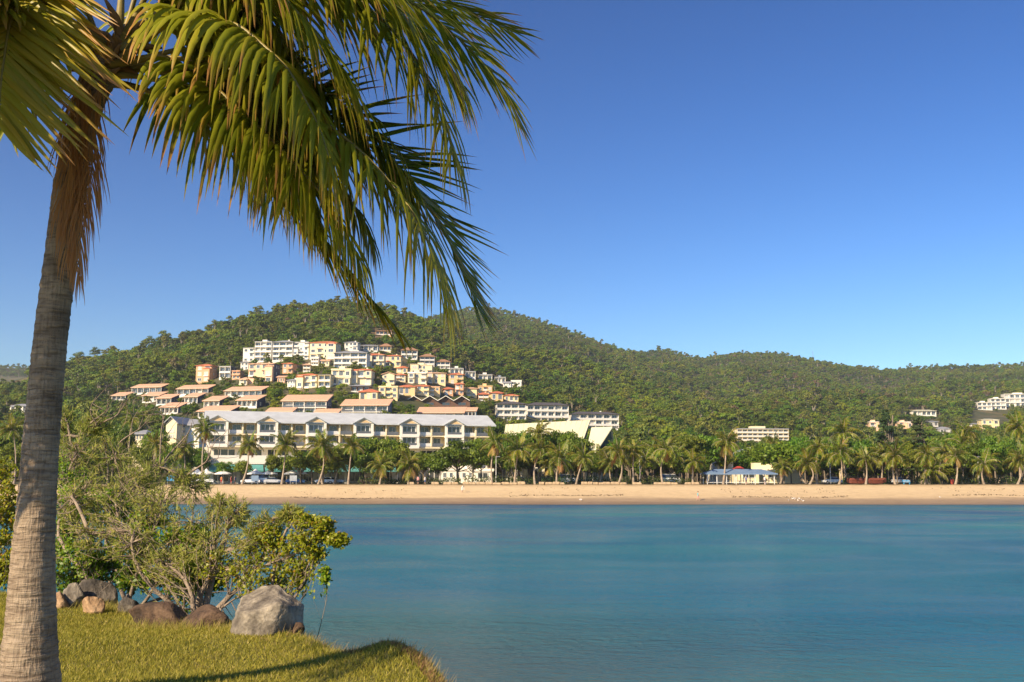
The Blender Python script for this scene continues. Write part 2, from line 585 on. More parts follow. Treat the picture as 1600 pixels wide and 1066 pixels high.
def b_sand(nt, b):
    ge = nd(nt, 'ShaderNodeNewGeometry')
    P = ge.outputs['Position']
    sx = nd(nt, 'ShaderNodeSeparateXYZ')
    nt.links.new(P, sx.inputs[0])
    nn = noise(nt, mapping(nt, P, (0.06, 0.3, 1)), 1.0, 4)
    ma = nd(nt, 'ShaderNodeMath', operation='MULTIPLY_ADD')
    ma.inputs[1].default_value = 0.8
    nt.links.new(nn.outputs[0], ma.inputs[0])
    nt.links.new(sx.outputs[2], ma.inputs[2])
    mr = nd(nt, 'ShaderNodeMapRange')
    mr.inputs[1].default_value, mr.inputs[2].default_value = 0.0, 4.0
    nt.links.new(ma.outputs[0], mr.inputs[0])
    r = ramp(nt, [(0.0, (0.17, 0.12, 0.075)), (0.16, (0.29, 0.205, 0.125)), (0.34, (0.40, 0.29, 0.175)), (0.40, (0.62, 0.46, 0.26)), (0.8, (0.70, 0.53, 0.31)), (1.0, (0.52, 0.39, 0.22))])
    nt.links.new(mr.outputs[0], r.inputs[0])
    n2 = noise(nt, mapping(nt, P, (0.5, 1.2, 1)), 1.0, 6)
    mx = nd(nt, 'ShaderNodeMix', data_type='RGBA', blend_type='MULTIPLY')
    mx.inputs['Factor'].default_value = 0.55
    r2 = ramp(nt, [(0.3, (0.72, 0.70, 0.68)), (0.6, (1, 1, 1))])
    nt.links.new(n2.outputs[0], r2.inputs[0])
    nt.links.new(r.outputs[0], mx.inputs['A'])
    nt.links.new(r2.outputs[0], mx.inputs['B'])
    nt.links.new(mx.outputs['Result'], b.inputs['Base Color'])
    rr = nd(nt, 'ShaderNodeMapRange')
    rr.inputs[1].default_value, rr.inputs[2].default_value, rr.inputs[3].default_value, rr.inputs[4].default_value = 0.0, 1.5, 0.25, 0.9
    nt.links.new(ma.outputs[0], rr.inputs[0])
    nt.links.new(rr.outputs[0], b.inputs['Roughness'])
    n3 = noise(nt, mapping(nt, P, (1.2, 2.0, 1)), 1.0, 5)
    bump(nt, n3.outputs[0], 0.6, 0.25, b)


def b_ground(nt, b):
    ge = nd(nt, 'ShaderNodeNewGeometry')
    P = ge.outputs['Position']
    n1 = noise(nt, P, 0.05, 6)
    n2 = noise(nt, P, 0.6, 6)
    r = ramp(nt, [(0.35, (0.045, 0.060, 0.018)), (0.55, (0.085, 0.085, 0.030)), (0.72, (0.19, 0.13, 0.065))])
    nt.links.new(n1.outputs[0], r.inputs[0])
    sx = nd(nt, 'ShaderNodeSeparateXYZ')
    nt.links.new(P, sx.inputs[0])
    mr = nd(nt, 'ShaderNodeMapRange')
    mr.inputs[1].default_value, mr.inputs[2].default_value = 232, 218
    nt.links.new(sx.outputs[1], mr.inputs[0])
    r2 = ramp(nt, [(0.4, (0.30, 0.20, 0.11)), (0.62, (0.16, 0.15, 0.045))])
    nt.links.new(n2.outputs[0], r2.inputs[0])
    mx = nd(nt, 'ShaderNodeMix', data_type='RGBA')
    nt.links.new(mr.outputs[0], mx.inputs['Factor'])
    nt.links.new(r.outputs[0], mx.inputs['A'])
    nt.links.new(r2.outputs[0], mx.inputs['B'])
    nt.links.new(mx.outputs['Result'], b.inputs['Base Color'])
    b.inputs['Roughness'].default_value = 0.95
    bump(nt, n2.outputs[0], 0.6, 0.5, b)


def b_lawn(nt, b):
    ge = nd(nt, 'ShaderNodeNewGeometry')
    P = ge.outputs['Position']
    n1 = noise(nt, P, 1.4, 5)
    n2 = noise(nt, P, 14, 6)
    r = ramp(nt, [(0.3, (0.11, 0.115, 0.018)), (0.55, (0.17, 0.155, 0.028)), (0.75, (0.25, 0.19, 0.06))])
    nt.links.new(n1.outputs[0], r.inputs[0])
    sx = nd(nt, 'ShaderNodeSeparateXYZ')
    nt.links.new(P, sx.inputs[0])
    mr = nd(nt, 'ShaderNodeMapRange')
    mr.inputs[1].default_value, mr.inputs[2].default_value = 3.80, 3.55
    nt.links.new(sx.outputs[2], mr.inputs[0])
    mx = nd(nt, 'ShaderNodeMix', data_type='RGBA')
    nt.links.new(mr.outputs[0], mx.inputs['Factor'])
    nt.links.new(r.outputs[0], mx.inputs['A'])
    mx.inputs['B'].default_value = (0.16, 0.10, 0.06, 1)
    nt.links.new(mx.outputs['Result'], b.inputs['Base Color'])
    b.inputs['Roughness'].default_value = 0.95
    bump(nt, n2.outputs[0], 0.8, 0.05, b)


def b_rock(c1, c2, c3):
    def f(nt, b):
        tc = nd(nt, 'ShaderNodeTexCoord')
        P = tc.outputs['Object']
        n1 = noise(nt, P, 5.0, 8, 0.5)
        n2 = noise(nt, P, 26, 8)
        r = ramp(nt, [(0.32, c1), (0.5, c2), (0.68, c3)])
        nt.links.new(n1.outputs[0], r.inputs[0])
        mx = nd(nt, 'ShaderNodeMix', data_type='RGBA', blend_type='MULTIPLY')
        mx.inputs['Factor'].default_value = 0.6
        r2 = ramp(nt, [(0.35, (0.5, 0.48, 0.46)), (0.6, (1.1, 1.1, 1.1))])
        nt.links.new(n2.outputs[0], r2.inputs[0])
        nt.links.new(r.outputs[0], mx.inputs['A'])
        nt.links.new(r2.outputs[0], mx.inputs['B'])
        nt.links.new(mx.outputs['Result'], b.inputs['Base Color'])
        b.inputs['Roughness'].default_value = 0.9
        p = bump(nt, n1.outputs[0], 0.9, 0.05, b)
        bump(nt, n2.outputs[0], 0.9, 0.02, b, p)
    return f


def b_trunk(nt, b):
    tc = nd(nt, 'ShaderNodeTexCoord')
    P = tc.outputs['Object']
    n1 = noise(nt, mapping(nt, P, (3, 3, 5)), 1.0, 6)
    n2 = noise(nt, mapping(nt, P, (60, 60, 9)), 1.0, 6)       # vertical fissures
    n3 = noise(nt, mapping(nt, P, (6, 6, 46)), 1.0, 4, 0.6)     # leaf-scar rings
    r = ramp(nt, [(0.3, (0.18, 0.135, 0.098)), (0.5, (0.29, 0.225, 0.162)), (0.7, (0.40, 0.32, 0.235))])
    nt.links.new(n1.outputs[0], r.inputs[0])
    mx = nd(nt, 'ShaderNodeMix', data_type='RGBA', blend_type='MULTIPLY')
    mx.inputs['Factor'].default_value = 0.75
    r2 = ramp(nt, [(0.36, (0.45, 0.40, 0.36)), (0.5, (0.95, 0.93, 0.9)), (0.7, (1.1, 1.08, 1.05))])
    nt.links.new(n3.outputs[0], r2.inputs[0])
    nt.links.new(r.outputs[0], mx.inputs['A'])
    nt.links.new(r2.outputs[0], mx.inputs['B'])
    mx2 = nd(nt, 'ShaderNodeMix', data_type='RGBA', blend_type='MULTIPLY')
    mx2.inputs['Factor'].default_value = 0.5
    r3 = ramp(nt, [(0.35, (0.5, 0.46, 0.42)), (0.5, (1, 1, 1))])
    nt.links.new(n2.outputs[0], r3.inputs[0])
    nt.links.new(mx.outputs['Result'], mx2.inputs['A'])
    nt.links.new(r3.outputs[0], mx2.inputs['B'])
    nt.links.new(mx2.outputs['Result'], b.inputs['Base Color'])
    b.inputs['Roughness'].default_value = 0.9
    p = bump(nt, n3.outputs[0], 1.0, 0.025, b)
    bump(nt, n2.outputs[0], 0.9, 0.015, b, p)


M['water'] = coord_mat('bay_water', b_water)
M['sand'] = coord_mat('beach_sand', b_sand)
M['ground'] = coord_mat('hill_ground', b_ground)
M['lawn'] = coord_mat('lawn_soil', b_lawn)
M['rock_grey'] = coord_mat('grey_boulder', b_rock((0.09, 0.075, 0.06), (0.22, 0.19, 0.15), (0.36, 0.31, 0.24)))
M['rock_brown'] = coord_mat('brown_boulder', b_rock((0.040, 0.025, 0.017), (0.095, 0.056, 0.034), (0.16, 0.10, 0.06)))
M['rock_dark'] = coord_mat('dark_boulder', b_rock((0.04, 0.035, 0.03), (0.10, 0.085, 0.07), (0.21, 0.18, 0.145)))
M['rock_tan'] = coord_mat('tan_stone', b_rock((0.22, 0.13, 0.07), (0.38, 0.24, 0.13), (0.46, 0.31, 0.18)))
M['trunk'] = coord_mat('palm_trunk_bark', b_trunk)

# ------------------------------------------------------------------ setting: water, beach, terrain, road
mb = MB()
mb.add([(-900, -80, 0), (900, -80, 0), (900, 196, 0), (-900, 196, 0)], [(0, 1, 2, 3)])
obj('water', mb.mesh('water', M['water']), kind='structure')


def grid_sheet(xs, ys, zf, fan=False):
    X, Y = np.meshgrid(xs, ys)
    if fan:
        X = X * Y
    Z = zf(X, Y)
    V = np.stack([X, Y, Z], -1).reshape(-1, 3)
    nx, ny = len(xs), len(ys)
    i = np.arange((ny - 1) * (nx - 1))
    r, c = i // (nx - 1), i % (nx - 1)
    a = r * nx + c
    return V, np.stack([a, a + 1, a + nx + 1, a + nx], 1)


def beach_z(X, Y):
    sh = 2.2 * np.sin(X / 37.0) + 1.1 * np.sin(X / 13.0 + 1) + 0.5 * np.sin(X / 5.1)
    return height(X, np.minimum(Y + sh * np.clip((212 - Y) / 25, 0, 1), 214)) + 0.06 * np.sin(X * 1.3 + Y) * np.sin(Y * 2.1 - X * 0.4) * (Y > 193)


mb = MB()
mb.add(*grid_sheet(np.linspace(-420, 420, 420), np.linspace(165, 215, 60), beach_z))
obj('beach', mb.mesh('beach', M['sand'], True), kind='structure')
ys = np.concatenate([np.linspace(213, 300, 40), np.linspace(304, 1000, 150), np.linspace(1010, 3100, 130)])
mb = MB()
mb.add(*grid_sheet(np.linspace(-0.95, 0.95, 330), ys, lambda X, Y: height(X, np.maximum(Y, 214.5)) - 0.03, True))
obj('hills', mb.mesh('hills', M['ground'], True), kind='structure')
mb = MB()
mb.add([(-170, 225.5, 3.5), (190, 225.5, 3.5), (190, 233, 3.5), (-170, 233, 3.5)], [(0, 1, 2, 3)])
obj('road', mb.mesh('road', M['asphalt']), kind='structure')

# foreground headland with its lawn
EDX = [-14, -8, -6.3, -5.0, -3.04, -2.47, -2.04, -1.67, -1.35, -1.16, -0.80, -0.48, -0.16, 0.15, 0.6, 1.3, 2.2]
EDY = [15.5, 14.2, 13.6, 12.9, 11.0, 10.68, 10.24, 9.64, 9.35, 9.5, 8.9, 7.82, 6.5, 5.0, 3.0, 0.0, -4.0]


def lawn_z(X, Y):
    d = (Y - np.interp(X, EDX, EDY)) * np.where(X > -1.3, 0.55, 0.8)
    z = 3.9 + 0.03 * np.sin(X * 1.7 + Y) + 0.025 * np.sin(Y * 2.3 - X)
    drop = np.where(d > -0.25, 0.5 * np.clip(d + 0.25, 0, None) ** 1.5, 0)
    drop = np.where(d > 0.6, 0.5 * 0.85 ** 1.5 + (d - 0.6) * 0.75, drop)
    mound = 0.10 * np.exp(-((X + 1.05) ** 2 / 0.10 + (Y - 9.1) ** 2 / 0.5))
    return np.maximum(z - drop + mound, -0.6)


mb = MB()
mb.add(*grid_sheet(np.linspace(-40, 12, 360), np.linspace(-6, 30, 260), lambda X, Y: lawn_z(X, Y)))
obj('lawn', mb.mesh('lawn', M['lawn'], True), kind='structure')

n = 260000
gx = NR.uniform(-7.5, 0.6, n)
gy = NR.uniform(5.8, 14.0, n)
ed = np.interp(gx, EDX, EDY)
d = gy - ed
pxx, pyy = proj(gx, gy, np.full(n, 3.9))
k = (d < 0.35) & (pxx > -40) & (pyy < 1110)
k &= NR.uniform(size=n) < np.clip(1.5 - (gy - 6) * 0.09, 0.45, 1)
gx, gy, d = gx[k], gy[k], d[k]
n = len(gx)
gz = lawn_z(gx, gy)
tall = np.clip((d + 0.5) / 0.6, 0, 1) * NR.uniform(0, 1, n) ** 3
patch = 0.6 + 0.4 * np.sin(gx * 2.3 + 1.1 * np.sin(gy * 1.7)) * np.sin(gy * 2.9 + gx)
hgt = NR.uniform(0.018, 0.046, n) * (0.8 + 0.5 * patch) * (1 + 1.3 * tall)
a = NR.uniform(0, 2 * np.pi, n)
w = NR.uniform(0.003, 0.007, n)
le = NR.normal(0, 0.55, (n, 2)) * hgt[:, None]
B = np.stack([gx, gy, gz - 0.005], 1)
S = np.stack([np.cos(a) * w, np.sin(a) * w, 0 * w], 1)
Tp = B + np.stack([le[:, 0], le[:, 1], hgt], 1)
mb = MB()
mb.add(np.stack([B - S, B + S, Tp], 1).reshape(-1, 3), T=np.arange(3 * n).reshape(-1, 3))
g = obj('lawn_grass', mb.mesh('lawn_grass', M['grass']), kind='stuff')
tag(g, 'short sunlit olive green lawn grass in the foreground', 'grass')
# dry stalks along the edge of the bank
n = 900
gx = np.concatenate([NR.uniform(-2.9, -1.5, 330), NR.uniform(-1.5, 0.1, 420), NR.uniform(-7, -2.8, 150)])
gy = np.interp(gx, EDX, EDY) + NR.normal(0.05, 0.2, n)
gz = lawn_z(gx, gy)
B = np.stack([gx, gy, gz - 0.01], 1)
hgt = NR.uniform(0.04, 0.15, n)
Tp = B + np.stack([NR.normal(0.25, 0.35, n) * hgt, NR.normal(0, 0.3, n) * hgt, hgt], 1)
S = np.tile([0.0032, 0.0, 0.0], (n, 1))
mb = MB()
mb.add(np.stack([B - S, B + S, Tp], 1).reshape(-1, 3), T=np.arange(3 * n).reshape(-1, 3))
g = obj('dry_grass', mb.mesh('dry_grass', M['drygrass']), kind='stuff')
tag(g, 'dry pale grass stalks fringing the edge of the bank', 'grass')


n = 2600
rk = NR.choice(7, n, p=[.26, .18, .16, .12, .1, .1, .08])
rx = np.array([417, 252, 318, 150, 113, 200, 147])[rk] + NR.normal(0, 1, n) * np.array([40, 38, 32, 28, 18, 18, 14])[rk]
ry = np.array([984, 974, 977, 950, 948, 954, 952])[rk] + NR.uniform(-3, 5, n)
pw = np.array([tuple(on_z(a_, b_, 3.9)) for a_, b_ in zip(rx, ry)])
pw[:, 2] = lawn_z(pw[:, 0], pw[:, 1]) - .01
hgt = NR.uniform(0.04, 0.14, n)
Tp = pw + np.stack([NR.normal(0.1, 0.4, n) * hgt, NR.normal(0, 0.4, n) * hgt, hgt], 1)
S = np.tile([0.0035, 0.0, 0.0], (n, 1))
mb = MB()
mb.add(np.stack([pw - S, pw + S, Tp], 1).reshape(-1, 3), T=np.arange(3 * n).reshape(-1, 3))
g = obj('rank_grass', mb.mesh('rank_grass', mk_leaf('rank_grass_blades', (0.16, 0.17, 0.02), (0.42, 0.34, 0.08), 0.4, 0.6, 0.0, (0.5, 0.36, 0.15))), kind='stuff')
tag(g, 'longer unmown grass growing against the foot of the boulders', 'grass')
n = 9000
gx = NR.uniform(-1.5, 0.1, n)
gy = np.interp(gx, EDX, EDY) + NR.uniform(-.42, .35, n)
gz = lawn_z(gx, gy)
B = np.stack([gx, gy, gz - 0.005], 1)
hgt = NR.uniform(0.015, 0.06, n)
Tp = B + np.stack([NR.normal(0.1, 0.6, n) * hgt, NR.normal(0, 0.6, n) * hgt, hgt], 1)
a = NR.uniform(0, 6.28, n)
S = np.stack([np.cos(a) * .005, np.sin(a) * .005, 0 * a], 1)
mb = MB()
mb.add(np.stack([B - S, B + S, Tp], 1).reshape(-1, 3), T=np.arange(3 * n).reshape(-1, 3))
g = obj('dead_grass', mb.mesh('dead_grass', mk_leaf('dead_reddish_grass', (0.18, 0.10, 0.045), (0.36, 0.22, 0.10), 0.25, 0.8, 0.0)), kind='stuff')
tag(g, 'reddish brown dead grass on the worn corner of the lawn', 'grass')


# ------------------------------------------------------------------ boulders
def boulder(px, py, Y, wpx, hpx, mat, label, seed, depth=0.9, facets=9, rz=0.0, sink=0.46, planes=None):
    rng = np.random.default_rng(seed)
    import bmesh
    bm = bmesh.new()
    bmesh.ops.create_icosphere(bm, subdivisions=4, radius=1.0)
    V = np.array([v.co[:] for v in bm.verts])
    pl = rng.normal(size=(facets, 3))
    pl /= np.linalg.norm(pl, axis=1)[:, None]
    for q_, p in enumerate(pl if planes is None else list(pl[:3]) + list(planes)):
        off = rng.uniform(0.46, 0.74) if planes is None or q_ < 3 else np.linalg.norm(p)
        p = np.array(p) / np.linalg.norm(p)
        dd = V @ p
        V -= np.clip(dd - off, 0, None)[:, None] * p * 0.985
    nz = sum(np.sin(V @ rng.normal(size=3) * f + rng.uniform(0, 6)) * a_ for f, a_ in ((3, .035), (5, .025), (8, .02), (13, .017), (21, .012), (34, .009), (55, .006)))
    V *= (1 + nz)[:, None]
    mn, mxx = V.min(0), V.max(0)
    V = (V - (mn + mxx) / 2) / (mxx - mn)
    w_, h_ = wpx * Y / F, hpx * Y / F / (1 - sink)
    V *= np.array([w_, w_ * depth, h_])
    for v, c in zip(bm.verts, V):
        v.co = c
    me = bpy.data.meshes.new('boulder')
    bm.to_mesh(me)
    bm.free()
    me.materials.append(mat)
    for p in me.polygons:
        p.use_smooth = True
    P = at(px, py, Y)
    o = obj('boulder', me, loc=(P.x, P.y, P.z + h_ * (0.5 - sink)), rot=(0, 0, rz))
    tag(o, label, 'boulder')


boulder(417, 981, 10.5, 114, 61, M['rock_grey'], 'large pale grey boulder with a dark shaded end at the edge of the lawn', 5, 0.8, 10, planes=[(-.14, -.15, .38), (-.66, -.12, .14), (.30, -.08, .50), (.60, -.2, .04), (-.05, -.55, .06), (.42, -.42, -.08), (-.45, -.42, .10)])
boulder(252, 973, 11.4, 98, 33, M['rock_brown'], 'broad reddish brown boulder half sunk under the straggly shrub', 12, 0.8)
boulder(318, 977, 11.2, 86, 30, M['rock_brown'], 'rounded brown boulder beside the large grey boulder', 21, 0.9)
boulder(150, 946, 12.6, 66, 40, M['rock_dark'], 'dark blocky boulder beside the palm trunk', 33, 0.9)
boulder(113, 944, 12.3, 36, 32, M['rock_grey'], 'grey flat faced boulder leaning against the dark blocky boulder', 41, 0.7, 7)
boulder(147, 948, 11.9, 34, 16, M['rock_tan'], 'small orange tan stone lying in front of the dark boulder', 52, 0.7, 6)
boulder(90, 945, 12.2, 44, 20, M['rock_tan'], 'low flat tan stone next to the palm trunk', 63, 0.9, 6)
boulder(200, 950, 12.0, 34, 18, M['rock_dark'], 'small dark stone between the brown and blocky boulders', 74, 0.8, 7)
boulder(466, 985, 10.4, 20, 12, M['rock_brown'], 'fist sized brown stone tucked against the large grey boulder', 85, 0.8, 7)

# ------------------------------------------------------------------ the near coconut palm
PY = 7.05
palm = thing('coconut_palm', 'tall leaning coconut palm with ringed grey trunk rising from the foreground lawn', 'palm tree')
cl = [(42, 1105, 58), (44, 1085, 53), (45, 1066, 49), (46, 1030, 44), (48, 980, 39.5), (50, 915, 36), (53, 850, 32.5), (58, 780, 30), (63, 700, 28.5), (72, 600, 27.5),
      (80, 520, 27), (90, 440, 26.5), (99, 370, 26), (108, 290, 25.5), (124, 215, 24.5), (143, 150, 25), (165, 105, 27), (185, 75, 24)]
ys_ = np.array([c[1] for c in cl][::-1], float)
fx = np.array([c[0] for c in cl][::-1], float)
fr = np.array([c[2] for c in cl][::-1], float)
P, rr = [], []
NS = 240
for i in range(NS):
    y_ = 1105 + (75 - 1105) * i / (NS - 1)
    p = at(np.interp(y_, ys_, fx), y_, PY)
    P.append(p)
    ph = (i / 4.6) % 1.0
    ring = (0.034 * (1 - ph) if i > 8 else 0.0) + 0.012 * math.sin(i * 0.9) * math.sin(i * 0.31)
    rr.append(np.interp(y_, ys_, fr) * 0.91 * PY / F * (1.0 + ring))
V, Q, T = tube(P, rr, 40)
ang = np.arange(len(V)) % 40
V = V + 0.0035 * NR.normal(size=V.shape) * 0.6
mb = MB()
mb.add(V, Q, T)
obj('trunk', mb.mesh('palm_trunk', M['trunk'], True), palm)

GRAV = np.array([0, 0, -1.0])
WIND = np.array([0.95, 0.25, 0.0])


def smooth_curve(pts, n):
    P = np.array([tuple(at(*p)) if len(p) == 3 else p[1:] for p in pts])
    t = np.r_[0, np.cumsum(np.linalg.norm(np.diff(P, axis=0), axis=1))]
    t /= t[-1]
    u = np.linspace(0, 1, n)
    C = np.stack([np.interp(u, t, P[:, k]) for k in range(3)], 1)
    for _ in range(max(2, n // 8)):
        C[1:-1] = 0.25 * C[:-2] + 0.5 * C[1:-1] + 0.25 * C[2:]
    return C


C_GREEN = np.array([0.075, 0.125, 0.010])
C_LIME = np.array([0.33, 0.34, 0.022])
C_GOLD = np.array([0.52, 0.38, 0.04])
C_BROWN = np.array([0.50, 0.25, 0.08])


def leaflet(base, d0, L, wd, droop, wind, up, tone, seg=6, brown=None, rng=NR):
    """one folded leaflet as a tapering strip; returns V, Q, colours"""
    d = d0 / np.linalg.norm(d0)
    p = base.copy()
    V, Cc = [], []
    brown = rng.uniform(0.75, 1.05) if brown is None else brown
    for i in range(seg + 1):
        s = i / seg
        side = np.cross(d, up)
        side /= np.linalg.norm(side) + 1e-9
        nn = np.cross(side, d)
        w_ = wd * (0.45 + 0.55 * min(1, s * 5)) * (1 - s ** 2.6) + 0.0012
        V += [p - side * w_ / 2 - nn * w_ * 0.18, p + nn * w_ * 0.12, p + side * w_ / 2 - nn * w_ * 0.18]
        c = C_GREEN * (1 - tone) + C_LIME * tone if tone < 1 else C_LIME * (2 - tone) + C_GOLD * (tone - 1)
        k = np.clip((s - brown) / 0.12 + 0.5, 0, 1)
        c = c * (1 - k) + C_BROWN * k
        k2 = np.clip((s - brown + 0.25) / 0.25, 0, 1) * (1 - k) * 0.5
        c = c * (1 - k2) + C_GOLD * k2
        Cc += [(*c, 1)] * 3
        d = d + (GRAV * droop + WIND * wind) * (0.4 + s) / seg
        d /= np.linalg.norm(d)
        p = p + d * L / seg
    Q = []
    for i in range(seg):
        a_ = i * 3
        Q += [(a_, a_ + 1, a_ + 4, a_ + 3), (a_ + 1, a_ + 2, a_ + 5, a_ + 4)]
    return np.array(V), np.array(Q), np.array(Cc)


M['rachis'] = mk('frond_rachis', (0.22, 0.17, 0.04), 0.5, 8, 0.25)
M['rachis_dead'] = mk('dead_frond_rachis', (0.28, 0.16, 0.07), 0.8, 8, 0.25)


def frond(pts, Lmax, n=64, tone=(0.1, 0.9), droop=1.0, wind=0.25, solo=False, fold=0.0, t0=0.16, seed=1, wd=0.062, fwd=0.5, dead=False, r0=0.019):
    rng = np.random.default_rng(seed)
    C = smooth_curve(pts, 60)
    Tg = np.gradient(C, axis=0)
    Tg /= np.linalg.norm(Tg, axis=1)[:, None]
    mb = MB()
    V, Q, T = tube(C, [r0 * (1 - i / 60) ** 0.9 * (1.0 + 1.1 * max(0, 0.12 - i / 60) / 0.12) + 0.003 for i in range(60)], 7)
    mb.add(V, Q, T)
    fo = obj('dead_frond' if dead else 'frond', mb.mesh('frond_rachis', M['rachis_dead'] if dead else M['rachis'], True), palm)
    bulk = MB()
    hor = np.array([0, 0, 1.0])
    for i in range(n):
        for sgn in (-1, 1):
            t = t0 + (1 - t0) * (i + rng.uniform(-.3, .3)) / (n - 1)
            t = min(max(t, 0), 1)
            k = t * 59
            i0 = min(int(k), 58)
            b = C[i0] * (1 - (k - i0)) + C[i0 + 1] * (k - i0)
            tg = Tg[i0]
            side = np.cross(tg, hor)
            if np.linalg.norm(side) < 0.2:
                side = np.array([1.0, 0, 0])
            side /= np.linalg.norm(side)
            upv = np.cross(side, tg)
            q = (t - t0) / (1 - t0)
            L = Lmax * (0.55 + 0.45 * math.sin(math.pi * min(1, q * 1.25 + 0.12) * 0.62)) * (1 - 0.55 * q ** 3) * rng.uniform(0.85, 1.08)
            d0 = side * sgn * (1 - fold) + tg * (fwd + 0.9 * q * q) + upv * rng.uniform(-0.25, 0.3) + rng.normal(0, 0.07, 3)
            to = rng.uniform(*tone) + 0.25 * q
            V, Q, Cc = leaflet(b, d0, L, wd * rng.uniform(0.75, 1.15) * (1 - 0.4 * q), droop * rng.uniform(0.7, 1.4), wind * rng.uniform(0.5, 1.5), upv, min(to, 1.98),
                               6, (-0.5 if dead else None), rng)
            if solo:
                m1 = MB()
                m1.add(V, Q, col=Cc)
                obj('leaflet', m1.mesh('leaflet', M['palm_leaf'], True), fo)
            else:
                bulk.add(V, Q, col=Cc)
    if not solo:
        obj('leaflets', bulk.mesh('leaflets', M['palm_leaf'], True), fo, kind='stuff')
    return fo


# left golden frond arching out of the picture and down again
frond([(165, 95, 7.0), (130, 0, 6.9), (85, -55, 6.7), (40, -30, 6.5), (14, 40, 6.35), (2, 120, 6.25), (-2, 190, 6.2)], 1.1, 52, (1.0, 1.8), 0.7, 0.8, True, 0.0, 0.3, 1)
frond([(165, 95, 7.05), (135, 10, 6.95), (95, -40, 6.8), (52, -20, 6.65), (24, 40, 6.5), (8, 110, 6.4)], 1.0, 60, (0.8, 1.7), 0.7, 0.8, False, 0.0, 0.3, 71)
# upper right fronds
frond([(195, 75, 7.1), (300, -10, 7.2), (430, -45, 7.25), (560, -5, 7.2), (640, 75, 7.1), (685, 150, 7.05), (708, 235, 7.0)], 1.1, 52, (0.3, 1.2), 2.4, 0.03, True, 0, 0.2, 2, fwd=0.2)
frond([(195, 70, 7.25), (330, -40, 7.5), (500, -55, 7.8), (650, 5, 8.0), (735, 75, 8.1), (790, 140, 8.1), (806, 178, 8.1)], 1.0, 76, (0.1, 1.0), 1.0, 0.45, False, 0, 0.16, 3)
frond([(195, 65, 7.3), (350, -60, 7.9), (520, -60, 8.5), (660, -10, 8.9), (740, 22, 9.0), (798, 48, 9.0)], 1.0, 76, (0.0, 0.7), 0.45, 0.5, False, 0, 0.16, 4)
frond([(195, 70, 7.0), (320, -50, 6.9), (460, -70, 6.85), (580, -20, 6.8), (660, 50, 6.8), (720, 130, 6.8)], 0.95, 70, (0.2, 1.0), 1.7, 0.15, False, 0, 0.2, 21)
# lower right fronds
frond([(165, 105, 7.05), (200, 96, 7.0), (270, 88, 6.9), (370, 110, 6.8), (480, 170, 6.75), (570, 240, 6.7), (640, 320, 6.65), (685, 410, 6.6), (700, 470, 6.6)], 1.02, 52, (0.35, 1.3), 2.3, 0.02, True, 0, 0.22, 5, fwd=0.15)
frond([(165, 108, 7.1), (200, 106, 7.2), (290, 115, 7.4), (400, 140, 7.6), (520, 190, 7.8), (620, 255, 7.9), (690, 350, 7.9), (735, 450, 7.9), (742, 470, 7.9)], 1.15, 84, (0.0, 0.5), 0.22, 0.25, False, 0, 0.2, 6, fwd=0.35)
frond([(155, 128, 7.1), (215, 135, 7.15), (290, 165, 7.2), (380, 235, 7.2), (470, 330, 7.2), (540, 420, 7.2), (618, 512, 7.2)], 0.62, 54, (0.1, 0.9), 0.9, 0.1, False, 0.55, 0.3, 7, fwd=1.1)
frond([(195, 90, 6.9), (270, 30, 6.6), (370, 35, 6.35), (450, 105, 6.25), (500, 200, 6.2), (525, 285, 6.2)], 0.95, 66, (0.4, 1.2), 2.3, 0.0, False, 0, 0.18, 8, fwd=0.15)
frond([(195, 85, 7.1), (250, 0, 7.5), (340, 10, 8.0), (420, 100, 8.3), (455, 200, 8.4), (465, 290, 8.4)], 1.2, 66, (0.1, 0.9), 2.2, -0.05, False, 0, 0.18, 9, fwd=0.12)
frond([(165, 105, 7.0), (200, 95, 6.95), (250, 85, 6.8), (330, 130, 6.65), (420, 215, 6.6), (510, 310, 6.6), (560, 400, 6.6)], 0.98, 64, (0.1, 0.9), 2.2, -0.12, False, 0, 0.25, 10, fwd=0.1)
frond([(190, 70, 7.0), (240, -30, 6.8), (330, -60, 6.6), (430, -20, 6.5), (500, 60, 6.45), (560, 150, 6.45)], 0.85, 66, (0.4, 1.2), 1.8, 0.15, False, 0, 0.16, 11)
frond([(165, 105, 7.1), (200, 106, 7.25), (260, 115, 7.6), (350, 165, 7.9), (430, 240, 8.1), (490, 330, 8.1)], 1.1, 60, (0.0, 0.4), 1.9, -0.15, False, 0, 0.25, 12, fwd=0.1)
frond([(190, 105, 7.1), (280, 75, 7.15), (400, 90, 7.2), (510, 140, 7.3), (590, 215, 7.35), (650, 310, 7.4)], 1.08, 68, (0.0, 0.7), 2.2, 0.0, False, 0, 0.22, 22, fwd=0.12)
frond([(190, 80, 7.0), (260, 10, 6.95), (350, -10, 6.9), (430, 40, 6.85), (480, 120, 6.8), (505, 190, 6.8)], 0.9, 64, (0.2, 1.1), 2.3, 0.0, False, 0, 0.2, 23, fwd=0.15)
frond([(190, 70, 7.1), (215, -20, 7.1), (270, -70, 7.0), (330, -50, 6.95), (370, 20, 6.9), (390, 100, 6.9)], 0.8, 60, (0.3, 1.2), 1.7, 0.1, False, 0, 0.25, 24)
frond([(160, 118, 7.05), (205, 118, 7.0), (270, 130, 6.95), (340, 165, 6.9), (410, 220, 6.9), (470, 290, 6.9), (500, 350, 6.9)], 0.8, 60, (0.1, 1.0), 2.0, -0.2, False, 0, 0.3, 25, fwd=0.05)
